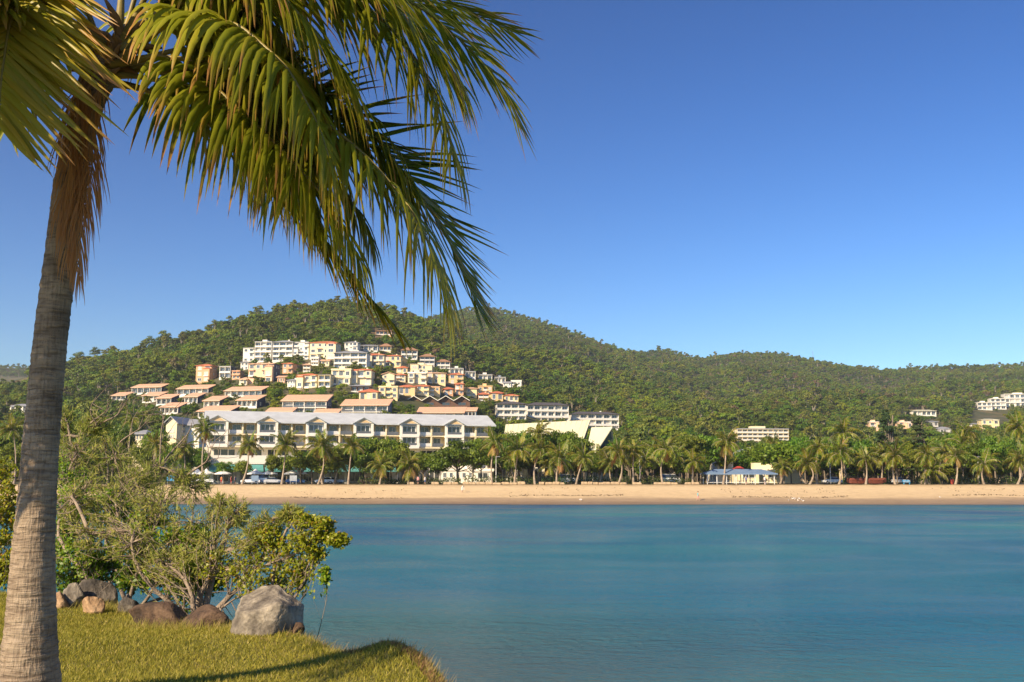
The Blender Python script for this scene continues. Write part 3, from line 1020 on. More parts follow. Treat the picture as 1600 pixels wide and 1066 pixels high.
frond([(165, 108, 7.1), (210, 100, 7.15), (300, 110, 7.3), (390, 150, 7.4), (470, 215, 7.5), (540, 300, 7.5), (580, 370, 7.5)], 0.85, 64, (0.0, 0.8), 2.2, -0.05, False, 0, 0.28, 26, fwd=0.08)
# above the frame, and the fronds on the sunny side that shade the trunk
frond([(185, 60, 7.2), (200, -160, 7.5), (260, -360, 7.9), (380, -480, 8.3)], 0.9, 44, (0.2, 0.9), 0.8, 0.5, False, 0, 0.2, 13)
frond([(170, 80, 7.2), (80, -20, 7.6), (-30, -60, 8.1), (-130, 10, 8.4), (-190, 120, 8.5)], 0.9, 46, (0.2, 1.0), 1.2, 0.3, False, 0, 0.2, 15)
frond([(170, 95, 7.3), (110, 40, 7.7), (50, 60, 8.0), (20, 130, 8.1), (10, 200, 8.1)], 0.6, 40, (0.0, 0.5), 1.5, 0.1, False, 0, 0.3, 16)
CR = np.array(at(180, 80, PY))
for s_, (az, reach, up_, dn) in enumerate([(-139, 3.3, .12, -.9), (-142, 2.5, .05, -1.5), (-136, 2.9, .08, -1.7), (-133, 3.2, .1, -1.3), (-145, 3.4, .12, -1.5), (-140, 1.9, .0, -1.3), (-138, 2.2, .02, -1.9), (-120, 3.0, .1, -1.2), (-155, 3.0, .15, -.9)]):
    dv = np.array([math.sin(rad(az)), math.cos(rad(az)), 0])
    frond([('w', *(CR + dv * 0.05)), ('w', *(CR + dv * reach * .3 + [0, 0, up_])), ('w', *(CR + dv * reach * .62 + [0, 0, up_ * .8])), ('w', *(CR + dv * reach * .87 + [0, 0, dn * .5])), ('w', *(CR + dv * reach + [0, 0, dn]))],
          0.8, 44, (0.3, 1.2), 1.3, 0.3, False, 0, 0.2, 30 + s_)
# dead fronds hanging against the trunk
for s_, (x0, x1, y1) in enumerate([(130, 104, 400), (146, 124, 430), (120, 96, 350), (150, 138, 330), (112, 120, 420)]):
    frond([(x0 + 20, 110, 6.95), (x0 + 4, 150, 6.85), (x0 - 6, 200, 6.82), ((x0 + x1) / 2, 270, 6.8), (x1, y1 - 40, 6.8), (x1, y1, 6.8)], 0.5, 34, (0.5, 1.0), 2.2, 0.08, False, 0.55, 0.12, 60 + s_,
          wd=0.012, fwd=0.9, dead=True, r0=0.010)
# fibrous leaf bases and coconuts-less crown shaft
mb = MB()
rng = np.random.default_rng(9)
for i in range(34):
    a_ = rng.uniform(0, 2 * math.pi)
    t = rng.uniform(0, 1)
    c = np.array(at(150 + 50 * t, 150 - 80 * t, PY))
    dr = np.array([math.cos(a_), math.sin(a_), 0.5])
    tip = c + dr * rng.uniform(0.16, 0.30) + np.array([0, 0, rng.uniform(-.15, .15)])
    V, Q, T = tube([c, (c + tip) / 2 + [0, 0, 0.05], tip], [0.05, 0.035, 0.008], 6)
    mb.add(V, Q, T)
obj('leaf_bases', mb.mesh('leaf_bases', M['rachis_dead'], True), palm)


# ------------------------------------------------------------------ foreground shrubs
def shrub(name, label, cat, root, clumps, leafmat, kind, twigs, per, seed, L=0.05, Wd=0.028, r0=0.035, bare=()):
    rng = np.random.default_rng(seed)
    rt = np.array(at(*root))
    rt[2] = min(rt[2], float(lawn_z(rt[0], rt[1]))) - 0.05
    th = thing(name, label, cat)
    br = MB()
    LC, LN, LD = [], [], []

    def limb(a_, b_, ra, rb, wobb, n=9):
        a_, b_ = np.asarray(a_, float), np.asarray(b_, float)
        s = np.linspace(0, 1, n)[:, None]
        ln = np.linalg.norm(b_ - a_)
        mid = rng.normal(0, 1, 3) * wobb * ln
        mid2 = rng.normal(0, 1, 3) * wobb * ln * 0.5
        P_ = a_ * (1 - s) + b_ * s + np.sin(s * np.pi) * mid + np.sin(s * 2 * np.pi) * mid2
        V, Q, T = tube(P_, np.linspace(ra, rb, n), 6 if ra > 0.01 else 4)
        br.add(V, Q, T)
        return P_

    mains = []
    for (px, py, Y, rx, ry) in clumps:
        c = np.array(at(px, py, Y))
        sc_ = Y / F
        st = rt
        if mains and rng.uniform() < 0.75:
            allp = np.concatenate(mains)
            dd = np.linalg.norm(allp - c, axis=1) + 0.35 * np.linalg.norm(allp - rt, axis=1)
            st = allp[np.argmin(dd)]
        ra = r0 if st is rt else r0 * 0.55
        P_ = limb(st, c, ra, r0 * 0.28, 0.10)
        mains.append(P_[2:])
        for k in range(twigs):
            q = rng.normal(0, 1, 3)
            q /= np.linalg.norm(q)
            q *= rng.uniform(0.35, 1) ** 0.5
            e = c + q * np.array([rx, (rx + ry) * 0.6, ry]) * sc_
            j = rng.integers(3, 9)
            tw = limb(P_[j] if rng.uniform() < 0.6 else c + (e - c) * 0.2, e, r0 * 0.16, 0.0022, 0.09, 6)
            m = rng.integers(per // 2, per + 1)
            s = rng.uniform(0.35, 1.04, m)
            ii = np.clip(s * 5, 0, 4.99)
            i0 = np.minimum(ii.astype(int), 4)
            base = tw[i0] * (1 - (ii - i0))[:, None] + tw[i0 + 1] * (ii - i0)[:, None]
            dirn = (tw[-1] - tw[0]) / (np.linalg.norm(tw[-1] - tw[0]) + 1e-9)
            LC.append(base + rng.normal(0, 0.022 if kind == 'oval' else 0.012, (m, 3)))
            nn = rng.normal(0, 0.6, (m, 3)) + np.array([-0.3, -0.5, 0.6])
            LN.append(nn)
            LD.append(np.tile(dirn, (m, 1)) * 0.9 + rng.normal(0, 0.6, (m, 3)) + [0, 0, 0.1])
    for (px, py, Y) in bare:
        allp = np.concatenate(mains)
        e = np.array(at(px, py, Y))
        st = allp[np.argmin(np.linalg.norm(allp - e, axis=1) + np.abs(allp[:, 2] - e[2] + 0.5) * 0.6)]
        P_ = limb(st, e, 0.018, 0.004, 0.07)
        for k in range(5):
            limb(P_[rng.integers(3, 8)], P_[-1] + rng.normal(0, 0.22, 3), 0.007, 0.002, 0.1, 6)
    C_, N_, D_ = np.concatenate(LC), np.concatenate(LN), np.concatenate(LD)
    obj('branches', br.mesh('branches', M['twig'], True), th)
    lf = MB()
    if kind == 'oval':
        V, Q = leafq(C_, N_, rng.uniform(0.7, 1.25, len(C_)) * L, rng.uniform(0.8, 1.2, len(C_)) * Wd, 0.2, rng)
        lf.add(V, Q)
    else:
        D_ /= np.linalg.norm(D_, axis=1)[:, None]
        S_ = np.cross(D_, N_)
        S_ /= np.linalg.norm(S_, axis=1)[:, None] + 1e-9
        ln = rng.uniform(0.6, 1.3, len(C_))[:, None] * L
        V = np.stack([C_ - S_ * Wd / 2, C_ + S_ * Wd / 2, C_ + D_ * ln * 0.6 + S_ * Wd * 0.4, C_ + D_ * ln], 1).reshape(-1, 3)
        lf.add(V, np.arange(len(V)).reshape(-1, 4))
    obj('foliage', lf.mesh('foliage', leafmat), th, kind='stuff')
    return th


shrub('straggly_shrub', 'straggly shrub with twisting grey branches and feathery grey green leaves above the boulders', 'shrub', (312, 950, 11.9),
      [(260, 880, 12.0, 45, 30), (205, 850, 12.1, 50, 40), (140, 835, 12.6, 50, 40), (110, 785, 13.2, 45, 45), (180, 780, 13.4, 55, 42), (250, 790, 13.0, 50, 38), (300, 815, 12.6, 48, 35),
       (345, 790, 12.8, 26, 20), (330, 850, 12.0, 45, 30), (400, 845, 11.8, 40, 24), (420, 815, 11.9, 40, 16), (455, 803, 11.8, 26, 12), (370, 800, 12.3, 22, 26)],
      M['leaf_grey'], 'needle', 48, 26, 3, 0.075, 0.012, 0.045, [(500, 832, 11.7), (385, 930, 11.5), (345, 955, 11.4), (210, 860, 12)])
shrub('tall_straggly_shrub', 'taller sparse shrub with long bare branches reaching above the grey green thicket', 'shrub', (150, 900, 15.5),
      [(130, 770, 15.5, 50, 40), (210, 760, 15.5, 55, 40), (120, 705, 16.0, 45, 42), (180, 715, 16.0, 50, 40), (250, 730, 16.0, 45, 35), (295, 760, 16, 40, 30), (95, 660, 16.5, 26, 30), (150, 665, 16.5, 28, 22)],
      M['leaf_grey'], 'needle', 60, 26, 4, 0.105, 0.012, 0.05, [(203, 618, 16), (168, 625, 16), (150, 620, 16), (262, 640, 16), (300, 660, 16), (332, 690, 15.6), (235, 655, 16)])
shrub('mangrove_bush', 'bright yellow green mangrove bush behind the large grey boulder at the water', 'bush', (425, 950, 11.5),
      [(400, 885, 11.6, 46, 36), (448, 872, 11.5, 40, 36), (350, 890, 11.9, 40, 34), (480, 845, 11.4, 30, 24), (506, 818, 11.4, 18, 12), (512, 838, 11.4, 12, 8), (530, 844, 11.3, 17, 9), (496, 864, 11.4, 16, 8), (468, 900, 11.5, 14, 26), (436, 910, 11.7, 26, 20),
       (425, 838, 11.7, 26, 18), (478, 812, 11.5, 20, 12)],
      M['leaf_mangrove'], 'oval', 38, 26, 5, 0.045, 0.028, 0.026)
shrub('glossy_bush', 'dense dark green glossy bush behind the dark blocky boulder', 'bush', (150, 935, 13.6),
      [(110, 890, 13.4, 45, 36), (165, 885, 13.4, 48, 36), (225, 900, 13.0, 42, 30), (285, 895, 12.8, 42, 34), (90, 835, 14.4, 40, 40), (300, 850, 13.2, 40, 36), (330, 900, 12.5, 30, 30)],
      M['leaf_dark'], 'oval', 66, 34, 6, 0.06, 0.036, 0.03)
shrub('leafy_thicket', 'yellow green leafy thicket filling the bank behind the straggly grey branches', 'bush', (200, 925, 12.9),
      [(130, 850, 13.0, 44, 36), (200, 845, 12.8, 48, 36), (262, 850, 12.6, 44, 34), (110, 790, 13.6, 40, 40), (175, 795, 13.6, 44, 36), (240, 810, 13.2, 42, 30), (310, 850, 12.5, 36, 30), (100, 745, 14.4, 36, 32), (300, 890, 12.2, 34, 26)],
      M['leaf_mangrove'], 'oval', 40, 28, 9, 0.052, 0.03, 0.03)
shrub('lime_bush', 'lime green leafy bush on the bank beyond the palm trunk', 'bush', (-20, 915, 15.5),
      [(10, 860, 15.5, 40, 45), (-30, 820, 16, 45, 55), (20, 790, 16.5, 34, 50), (-10, 740, 17, 36, 36), (60, 820, 16.2, 40, 45), (10, 890, 15, 34, 28)],
      M['leaf_mangrove'], 'oval', 60, 32, 8, 0.065, 0.04, 0.03)
shrub('mangrove_seedling', 'single small mangrove seedling growing at the edge of the water', 'seedling', (500, 975, 11.2),
      [(505, 890, 11.2, 11, 5), (508, 903, 11.2, 6, 5)], M['leaf_mangrove'], 'oval', 10, 16, 7, 0.05, 0.03, 0.006)


# ------------------------------------------------------------------ buildings on the hillside and along the shore
UNIT = {}


def unit(mat):
    if mat not in UNIT:
        UNIT[mat] = MB().box(-.5, .5, -.5, .5, -.5, .5).mesh('block_' + mat, M[mat])
    return UNIT[mat]


def bx(name, mat, parent, x0, x1, y0, y1, z0, z1):
    return obj(name, unit(mat), parent, ((x0 + x1) / 2, (y0 + y1) / 2, (z0 + z1) / 2), None, (x1 - x0, y1 - y0, z1 - z0))


WIN = {}


def window_mesh(gl, frame, nm):
    key = (gl, frame, nm)
    if key not in WIN:
        m_ = MB()
        m_.box(-.5, .5, -.03, .03, -.5, .5, 0)
        t = 0.045
        m_.box(-.5 - t, -.5 + t, -.055, .02, -.5 - t, .5 + t, 1)
        m_.box(.5 - t, .5 + t, -.055, .02, -.5 - t, .5 + t, 1)
        m_.box(-.5 + t, .5 - t, -.05, .02, .5 - t, .5 + t, 1)
        m_.box(-.5 + t, .5 - t, -.05, .02, -.5 - t, -.5 + t, 1)
        for k in range(1, nm):
            xx = -.5 + k / nm
            m_.box(xx - .022, xx + .022, -.048, .02, -.5 + t, .5 - t, 1)
        WIN[key] = m_.mesh('window', [M[gl], M[frame]])
    return WIN[key]


def window(parent, x, y, z, w, h, frame='rail', nm=2, gl=None):
    gl = gl or R.choices(['glass', 'glass2', 'curtain'], [5, 3, 2])[0]
    return obj('window', window_mesh(gl, frame, nm), parent, (x, y, z), None, (w, 1, h))


def roof_mesh(kind, w, d, rise, ov, mat, th=0.25):
    x, y0, y1 = w / 2 + ov, -ov, d + ov
    m_ = MB()
    if kind == 'mono':
        V = [(-x, y0, -.1), (x, y0, -.1), (x, y1, rise), (-x, y1, rise)]
        V += [(a_, b_, c_ - th) for a_, b_, c_ in V]
        m_.add(V, [(0, 1, 2, 3), (7, 6, 5, 4), (0, 4, 5, 1), (1, 5, 6, 2), (2, 6, 7, 3), (3, 7, 4, 0)])
    elif kind == 'flat':
        m_.box(-x, x, y0, y1, 0.0, max(rise, 0.3))
    elif kind == 'hip':
        ym = (y0 + y1) / 2
        k = min(x * 0.8, (y1 - y0) / 2)
        V = [(-x, y0, 0), (x, y0, 0), (x, y1, 0), (-x, y1, 0), (-x + k, ym, rise), (x - k, ym, rise), (-x, y0, -.2), (x, y0, -.2), (x, y1, -.2), (-x, y1, -.2)]
        m_.add(V, [(0, 1, 5, 4), (2, 3, 4, 5), (6, 9, 8, 7), (0, 6, 7, 1), (1, 7, 8, 2), (2, 8, 9, 3), (3, 9, 6, 0)], [(1, 2, 5), (3, 0, 4)])
    elif kind == 'gable':        # ridge along x
        ym = (y0 + y1) / 2
        V = [(-x, y0, 0), (x, y0, 0), (x, ym, rise), (-x, ym, rise), (x, y1, 0), (-x, y1, 0)]
        V += [(a_, b_, c_ - th) for a_, b_, c_ in V]
        m_.add(V, [(0, 1, 2, 3), (3, 2, 4, 5), (6, 9, 8, 7), (9, 11, 10, 8), (0, 6, 7, 1), (5, 4, 10, 11), (1, 7, 8, 2), (2, 8, 10, 4), (0, 3, 9, 6), (3, 5, 11, 9)])
    elif kind == 'gabley':       # gable end to the front
        V = [(-x, y0, 0), (0, y0, rise), (x, y0, 0), (x, y1, 0), (0, y1, rise), (-x, y1, 0)]
        V += [(a_, b_, c_ - th) for a_, b_, c_ in V]
        m_.add(V, [(0, 1, 4, 5), (1, 2, 3, 4), (6, 11, 10, 7), (7, 10, 9, 8), (0, 6, 7, 1), (1, 7, 8, 2), (5, 4, 10, 11), (4, 3, 9, 10), (2, 8, 9, 3), (0, 5, 11, 6)])
    return m_.mesh('roof', M[mat])


RECTS = []      # px0, px1, top, base, Y, depth: what the trees must not bury


def building(name, label, cat, x0, x1, yt, yb, n, bays, style, wall, roof, rz=-8, Y=None, depth=9.0, group=None, side=None, rail='rail', frame='rail', found=9):
    """x0..x1 wall width and yt..yb wall height as seen; the place comes from where the base meets the hill"""
    xm = (x0 + x1) / 2
    Y = Y or hit(xm, yb)
    P = at(xm, yb, Y)
    w = (x1 - x0) * Y / F / math.cos(rad(rz))
    H = (yb - yt) * Y / F
    th = thing(name, label, cat, P, rad(rz), group)
    rk, rmat, rise = roof
    RECTS.append((x0 - 2, x1 + 4, yt - rise * F / Y * 0.8, yb, Y, depth + 3))
    sh = H / n
    rec = 1.3 if style == 'balcony' else 0.0
    hw = w / 2
    bx('wall', wall, th, -hw, hw, rec, depth, -found, H)
    if side:
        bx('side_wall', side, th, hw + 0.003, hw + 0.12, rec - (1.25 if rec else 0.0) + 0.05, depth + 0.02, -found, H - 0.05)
    bw = w / bays
    if style == 'balcony':
        for i in range(n + 1):
            bx('floor_slab', wall, th, -hw - 0.06, hw + 0.06, -0.2, rec + 0.1, i * sh - 0.16, i * sh + 0.14)
        for j in range(bays + 1):
            xx = -hw + j * bw
            xx = min(max(xx, -hw + 0.13), hw - 0.13)
            bx('divider_wall', wall, th, xx - 0.12, xx + 0.12, -0.05, rec + 0.1, -0.1, H - 0.05)
        bx('plinth', wall, th, -hw - 0.02, hw + 0.02, -0.1, rec + 0.1, -found, -0.17)
        for i in range(n):
            for j in range(bays):
                xx = -hw + (j + 0.5) * bw
                window(th, xx, rec - 0.045, i * sh + 0.14 + (sh - 0.4) * 0.45, bw * R.uniform(0.62, 0.8), (sh - 0.4) * 0.86, frame)
                bx('railing', rail, th, xx - bw / 2 + 0.14, xx + bw / 2 - 0.14, -0.12, -0.06, i * sh + 0.15, i * sh + 1.0)
    else:
        for i in range(n):
            for j in range(bays):
                xx = -hw + (j + 0.5) * bw
                q = R.random()
                if q < 0.36 and bw > 2:       # balcony with its shade
                    wd_ = bw * 0.84
                    bx('floor_slab', wall, th, xx - wd_ / 2, xx + wd_ / 2, -1.2, 0.1, i * sh - 0.14, i * sh + 0.06)
                    bx('railing', R.choice([rail, wall]), th, xx - wd_ / 2 + .02, xx + wd_ / 2 - .02, -1.18, -1.1, i * sh + 0.06, i * sh + 0.95)
                    window(th, xx, -0.05, i * sh + sh * 0.46, wd_ * 0.72, sh * 0.74, frame, 3)
                    bx('awning', rmat if R.random() < 0.5 else wall, th, xx - wd_ / 2, xx + wd_ / 2, -1.1, 0.1, (i + 1) * sh - 0.42, (i + 1) * sh - 0.26)
                elif q < 0.93:
                    window(th, xx, -0.05, i * sh + sh * 0.55, bw * R.uniform(0.32, 0.55), sh * R.uniform(0.42, 0.6), frame)
                    bx('sill', 'rail', th, xx - bw * .3, xx + bw * .3, -0.18, 0.05, i * sh + sh * 0.20, i * sh + sh * 0.25)
    if style == 'plain' and w > 9 and depth > 7:
        sd = R.choice([-1, 1])
        ww, hh = w * R.uniform(.3, .42), sh * (1 if n == 1 else R.choice([n - 1, n, n + .3])) * R.uniform(.8, .98)
        xa = sd * (hw - ww / 2 - R.uniform(0, .4))
        yf = -R.uniform(1.4, 2.6)
        bx('wing', wall, th, xa - ww / 2, xa + ww / 2, yf, 0.6, -found, hh)
        obj('wing_roof', roof_mesh('hip' if rk == 'hip' else 'flat', ww, .6 - yf, .7 if rk == 'hip' else .3, .3, rmat), th, (xa, yf, hh + .02))
        for i in range(max(1, int(hh / sh + .3))):
            window(th, xa, yf - .05, i * sh + sh * .52, ww * .55, sh * .55, frame)
            if R.random() < .6:
                bx('railing', rail, th, xa - ww * .36, xa + ww * .36, yf - .5, yf - .42, i * sh + .1, i * sh + .75)
                bx('floor_slab', wall, th, xa - ww * .38, xa + ww * .38, yf - .55, yf + .1, i * sh - .05, i * sh + .09)
    # windows on the side walls
    for s in (-1, 1):
        for i in range(n):
            for yy in (depth * 0.4, depth * 0.72):
                if R.random() < 0.6:
                    o = window(th, s * (hw + (0.15 if side and s > 0 else 0.04)), yy, i * sh + sh * 0.55, 1.1, sh * 0.4, frame)
                    o.rotation_euler = (0, 0, rad(90 * s))
    ov = 0.7 if rk != 'flat' else 0.25
    ro = obj('roof', roof_mesh(rk, w, depth, rise, ov, rmat), th, (0, 0, H + 0.02))
    if rk == 'mono':
        m_ = MB()
        m_.add([(-hw, 0.3, H - .1), (-hw, depth, H - .1), (-hw, depth, H + rise * 0.9), (hw, 0.3, H - .1), (hw, depth, H - .1), (hw, depth, H + rise * 0.9)], [(1, 4, 5, 2)], [(0, 1, 2), (3, 5, 4)])
        obj('gable_wall', m_.mesh('gable_wall', M[side or wall]), th)
    if rk == 'gabley':
        m_ = MB()
        m_.add([(-hw, 0.02, H), (hw, 0.02, H), (0, 0.02, H + rise * 0.9), (-hw, depth - .02, H), (hw, depth - .02, H), (0, depth - .02, H + rise * .9)], T=[(0, 1, 2), (3, 5, 4)])
        obj('gable_wall', m_.mesh('gable_wall', M[wall]), th)
    if rk == 'gable':
        m_ = MB()
        m_.add([(-hw + .02, 0, H), (-hw + .02, depth, H), (-hw + .02, depth / 2, H + rise * .85), (hw - .02, 0, H), (hw - .02, depth, H), (hw - .02, depth / 2, H + rise * .85)], T=[(0, 1, 2), (3, 5, 4)])
        obj('gable_wall', m_.mesh('gable_wall', M[wall]), th)
    if rk == 'hip' and n > 1 and R.random() < 0.5:
        bx('chimney', wall, ro, w * 0.15, w * 0.15 + 0.9, depth * 0.5, depth * 0.5 + 0.9, rise * 0.3, rise + 0.5)
    if rk == 'flat' and w > 8:
        bx('plant_room', wall, ro, -w * .18, w * .1, depth * .4, depth * .8, rise, rise + 1.6)
    return th


TL = 'white balconied terrace house with peach tiled roof and dark shaded end wall on the hillside'
TG = 'peach roofed terraces on the lower hillside'
for (a_, b_, t_, c_, n_, k_) in [
    (203, 254, 605, 616, 1, 5), (221, 250, 618, 629, 1, 3), (243, 268, 622, 634, 1, 3), (274, 327, 607, 618, 1, 5), (287, 309, 620, 632, 1, 3), (349, 410, 610, 621, 1, 6),
    (317, 343, 626, 640, 1, 3), (369, 402, 625, 638, 1, 4), (307, 361, 642, 655, 1, 6), (249, 279, 636, 648, 1, 4), (173, 197, 618, 627, 1, 3)]:
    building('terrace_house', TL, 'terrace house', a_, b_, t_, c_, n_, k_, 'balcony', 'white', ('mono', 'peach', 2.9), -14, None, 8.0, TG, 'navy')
TL2 = 'long white block with peach roof and blue glazed balconies uphill behind the hotel'
TG2 = 'long peach roofed blocks behind the hotel'
for (a_, b_, t_, c_, n_, k_) in [(440, 510, 626, 648, 2, 4), (533, 606, 633, 655, 2, 4), (652, 724, 645, 660, 1, 5)]:
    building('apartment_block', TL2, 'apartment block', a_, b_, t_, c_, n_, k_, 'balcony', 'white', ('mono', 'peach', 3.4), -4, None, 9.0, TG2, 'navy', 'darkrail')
TL3 = 'small single storey white annex with peach roof in front of a longer peach roofed block'
for (a_, b_, t_, c_) in [(416, 456, 643, 654), (491, 527, 645, 656), (726, 743, 642, 660)]:
    building('annex', TL3, 'annex', a_, b_, t_, c_, 1, 3, 'balcony', 'white', ('mono', 'peach', 2.2), -4, None, 6.0, 'small peach roofed annexes')

# white and cream apartments at the top of the town
B = building
B('apartment_house', 'narrow white apartment house at the uphill end of the white row', 'apartments', 379, 397, 544, 566, 3, 2, 'plain', 'white', ('flat', 'greyroof', .4), -6)
B('apartment_house', 'tall white apartment house with stepped flat roof next to the narrow white one', 'apartments', 397, 424, 534, 566, 4, 3, 'balcony', 'white', ('flat', 'greyroof', .4), -6, None, 10)
B('apartment_house', 'tall white apartment house with dark shaded balconies and grey hipped roof', 'apartments', 425, 457, 534, 565, 4, 3, 'balcony', 'white', ('hip', 'greyroof', 1.6), -6, None, 10)
B('apartment_house', 'white apartment house with plain windows beside the red roofed cream block', 'apartments', 458, 482, 535, 562, 4, 3, 'plain', 'white', ('flat', 'greyroof', .5), -6, None, 10)
B('apartment_house', 'cream apartment block with red tiled hip roof at the top of the town', 'apartments', 483, 526, 535, 562, 3, 4, 'plain', 'cream', ('hip', 'red', 1.4), -6, None, 10)
B('apartment_house', 'white apartment block with grey roof and deep central balconies below the cream block', 'apartments', 521, 573, 551, 577, 3, 4, 'balcony', 'white', ('hip', 'greyroof', 1.6), -4, None, 10)
B('villa', 'orange villa with pale tower wall standing alone at the left end of the upper town', 'villa', 305, 330, 571, 598, 3, 2, 'plain', 'orange', ('hip', 'red', 1.4), -8)
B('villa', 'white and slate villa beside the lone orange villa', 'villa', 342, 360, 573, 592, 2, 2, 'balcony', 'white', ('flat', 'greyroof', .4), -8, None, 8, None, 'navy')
B('villa', 'tiny orange villa between the slate villa and the big orange block', 'villa', 362, 375, 580, 593, 2, 2, 'plain', 'orange', ('flat', 'peach', .4), -8, None, 7)
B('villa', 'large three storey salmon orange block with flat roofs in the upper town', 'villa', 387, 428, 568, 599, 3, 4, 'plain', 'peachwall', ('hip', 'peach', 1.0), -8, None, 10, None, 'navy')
B('villa', 'orange villa with flat roof just uphill of the salmon block', 'villa', 441, 457, 568, 584, 2, 2, 'plain', 'orange', ('hip', 'red', 1.0), -8, None, 8)
B('villa', 'cream villa with blank white front and small red hip roof', 'villa', 464, 495, 586, 607, 2, 3, 'plain', 'cream', ('hip', 'red', 1.2), -8, None, 8)
B('villa', 'cream villa with dark flat roof beside the blank fronted villa', 'villa', 497, 516, 586, 606, 2, 2, 'balcony', 'cream', ('flat', 'darkroof', .4), -6, None, 8)
B('villa', 'cream villa with arched parapet in the middle of the town', 'villa', 517, 548, 578, 602, 2, 3, 'plain', 'cream', ('flat', 'cream', .7), -4, None, 9)
B('villa', 'cream villa with tall windows and red corner roof in the middle of the town', 'villa', 549, 580, 578, 602, 2, 3, 'plain', 'cream', ('hip', 'red', 1.1), -4, None, 9)
B('house', 'white house with grey lantern roof above the town centre', 'house', 538, 560, 535, 549, 2, 3, 'plain', 'white', ('hip', 'greyroof', 1.2), 0)
B('house', 'low white house with long grey roof above the town centre', 'house', 561, 590, 540, 550, 1, 4, 'balcony', 'white', ('hip', 'greyroof', 1.2), 0)
B('pavilion_house', 'open house under a steep brown pyramid roof above the town', 'house', 593, 611, 541, 549, 1, 3, 'balcony', 'cream', ('hip', 'brownroof', 2.4), 0, None, 7)
PG = 'villas with brown pyramid roofs stepping down the ridge'
PL = 'villa with brown pyramid roof and long balconies stepping down the ridge of the town'
B('ridge_villa', PL, 'villa', 627, 652, 547, 562, 2, 3, 'balcony', 'white', ('hip', 'brownroof', 2.6), 4, None, 9, PG)
B('ridge_villa', PL, 'villa', 656, 679, 557, 570, 2, 3, 'balcony', 'greywall', ('hip', 'brownroof', 2.4), 4, None, 9, PG)
B('ridge_villa', PL, 'villa', 681, 703, 565, 578, 2, 3, 'balcony', 'white', ('hip', 'brownroof', 2.2), 4, None, 9, PG)
FG = 'flat roofed grey houses at the foot of the ridge'
FL = 'low white house with flat grey roof at the far right end of the upper town'
for a_, b_, t_, c_ in [(704, 724, 576, 587), (727, 743, 581, 591), (748, 769, 586, 596), (773, 790, 590, 599)]:
    B('ridge_house', FL, 'house', a_, b_, t_, c_, 1, 3, 'balcony', 'white', ('flat', 'greyroof', .5), 4, None, 8, FG)
B('villa', 'broad cream villa with wavy red tiled roofs below the brown pyramid roofs', 'villa', 569, 600, 554, 575, 2, 3, 'plain', 'cream', ('hip', 'red', 1.3), 0)
B('villa', 'yellow villa with two red hips between the broad cream villa and the ridge', 'villa', 601, 626, 556, 574, 2, 3, 'plain', 'yellow', ('hip', 'red', 1.2), 0)
B('villa', 'cream villa with curved pale parapet below the second brown pyramid roof', 'villa', 641, 675, 571, 585, 2, 4, 'plain', 'cream', ('flat', 'cream', .6), 2)
B('villa', 'long cream yellow villa row with arched fronts in the right half of the town', 'villa', 637, 666, 583, 600, 2, 3, 'plain', 'cream', ('flat', 'white', .6), 2)
B('villa', 'cream yellow villa with terracotta corner next to the arched row', 'villa', 667, 696, 583, 600, 2, 3, 'plain', 'yellow', ('hip', 'peach', .9), 2)
B('villa', 'small cream villa with peaked roof standing left of the arched row', 'villa', 597, 616, 585, 601, 2, 2, 'plain', 'cream', ('gabley', 'peach', 1.4), 0)
B('villa', 'orange villa with red roof tucked under the flat roofed houses', 'villa', 701, 724, 585, 601, 2, 2, 'plain', 'ochre', ('hip', 'red', 1.3), 2)
B('house', 'brown timber house with grey roof above the yellow villas', 'house', 548, 577, 603, 614, 1, 3, 'balcony', 'brown', ('hip', 'greyroof', 1.0), 0, None, 8)
B('villa', 'yellow villa with bright orange tiled roof at the left of the yellow row', 'villa', 561, 591, 612, 627, 1, 3, 'plain', 'yellow', ('hip', 'red', 1.6), 0)
B('villa', 'two storey yellow villa with square towers in the yellow row', 'villa', 592, 621, 605, 623, 2, 3, 'plain', 'yellow', ('flat', 'yellow', .6), 0)
B('villa', 'ochre villa with red hip roof and wide window above the brown gabled lodge', 'villa', 623, 648, 604, 618, 1, 3, 'plain', 'ochre', ('hip', 'red', 1.3), 0)
B('villa', 'yellow villa with blue window above the right end of the brown gabled lodge', 'villa', 650, 670, 603, 618, 2, 2, 'plain', 'yellow', ('hip', 'red', 1.0), 0)
B('villa', 'narrow ochre villa at the right end of the yellow row', 'villa', 671, 687, 605, 619, 2, 2, 'plain', 'ochre', ('flat', 'peach', .4), 0)
B('villa', 'narrow orange tower villa right of the dark green trees', 'villa', 711, 724, 600, 618, 2, 2, 'plain', 'orange', ('hip', 'red', 1.0), 0, None, 7)
B('villa', 'pale yellow villa with grey windows next to the orange tower villa', 'villa', 728, 745, 607, 620, 2, 2, 'plain', 'yellow', ('hip', 'peach', .9), 0, None, 7)
B('villa', 'long ochre villa with stepped roof near the right end of the town', 'villa', 747, 769, 604, 618, 2, 3, 'plain', 'ochre', ('flat', 'ochre', .5), 2)
B('villa', 'ochre villa with red hip roof just above the dark roofed balcony block', 'villa', 767, 786, 614, 627, 1, 2, 'plain', 'ochre', ('hip', 'red', 1.3), 2)
B('villa', 'small yellow villa with red roof at the far right end of the town', 'villa', 788, 810, 618, 628, 1, 3, 'plain', 'yellow', ('hip', 'red', 1.2), 2)
B('house', 'lone pale house with brown roof high in the forest above the town', 'house', 587, 612, 517, 524, 1, 4, 'balcony', 'peachwall', ('hip', 'brownroof', 1.2), 4)
B('balcony_block', 'white two storey wing of the dark roofed balcony blocks half hidden by trees', 'apartments', 776, 822, 631, 659, 3, 4, 'balcony', 'white', ('hip', 'darkroof', 1.6), 8, None, 11)
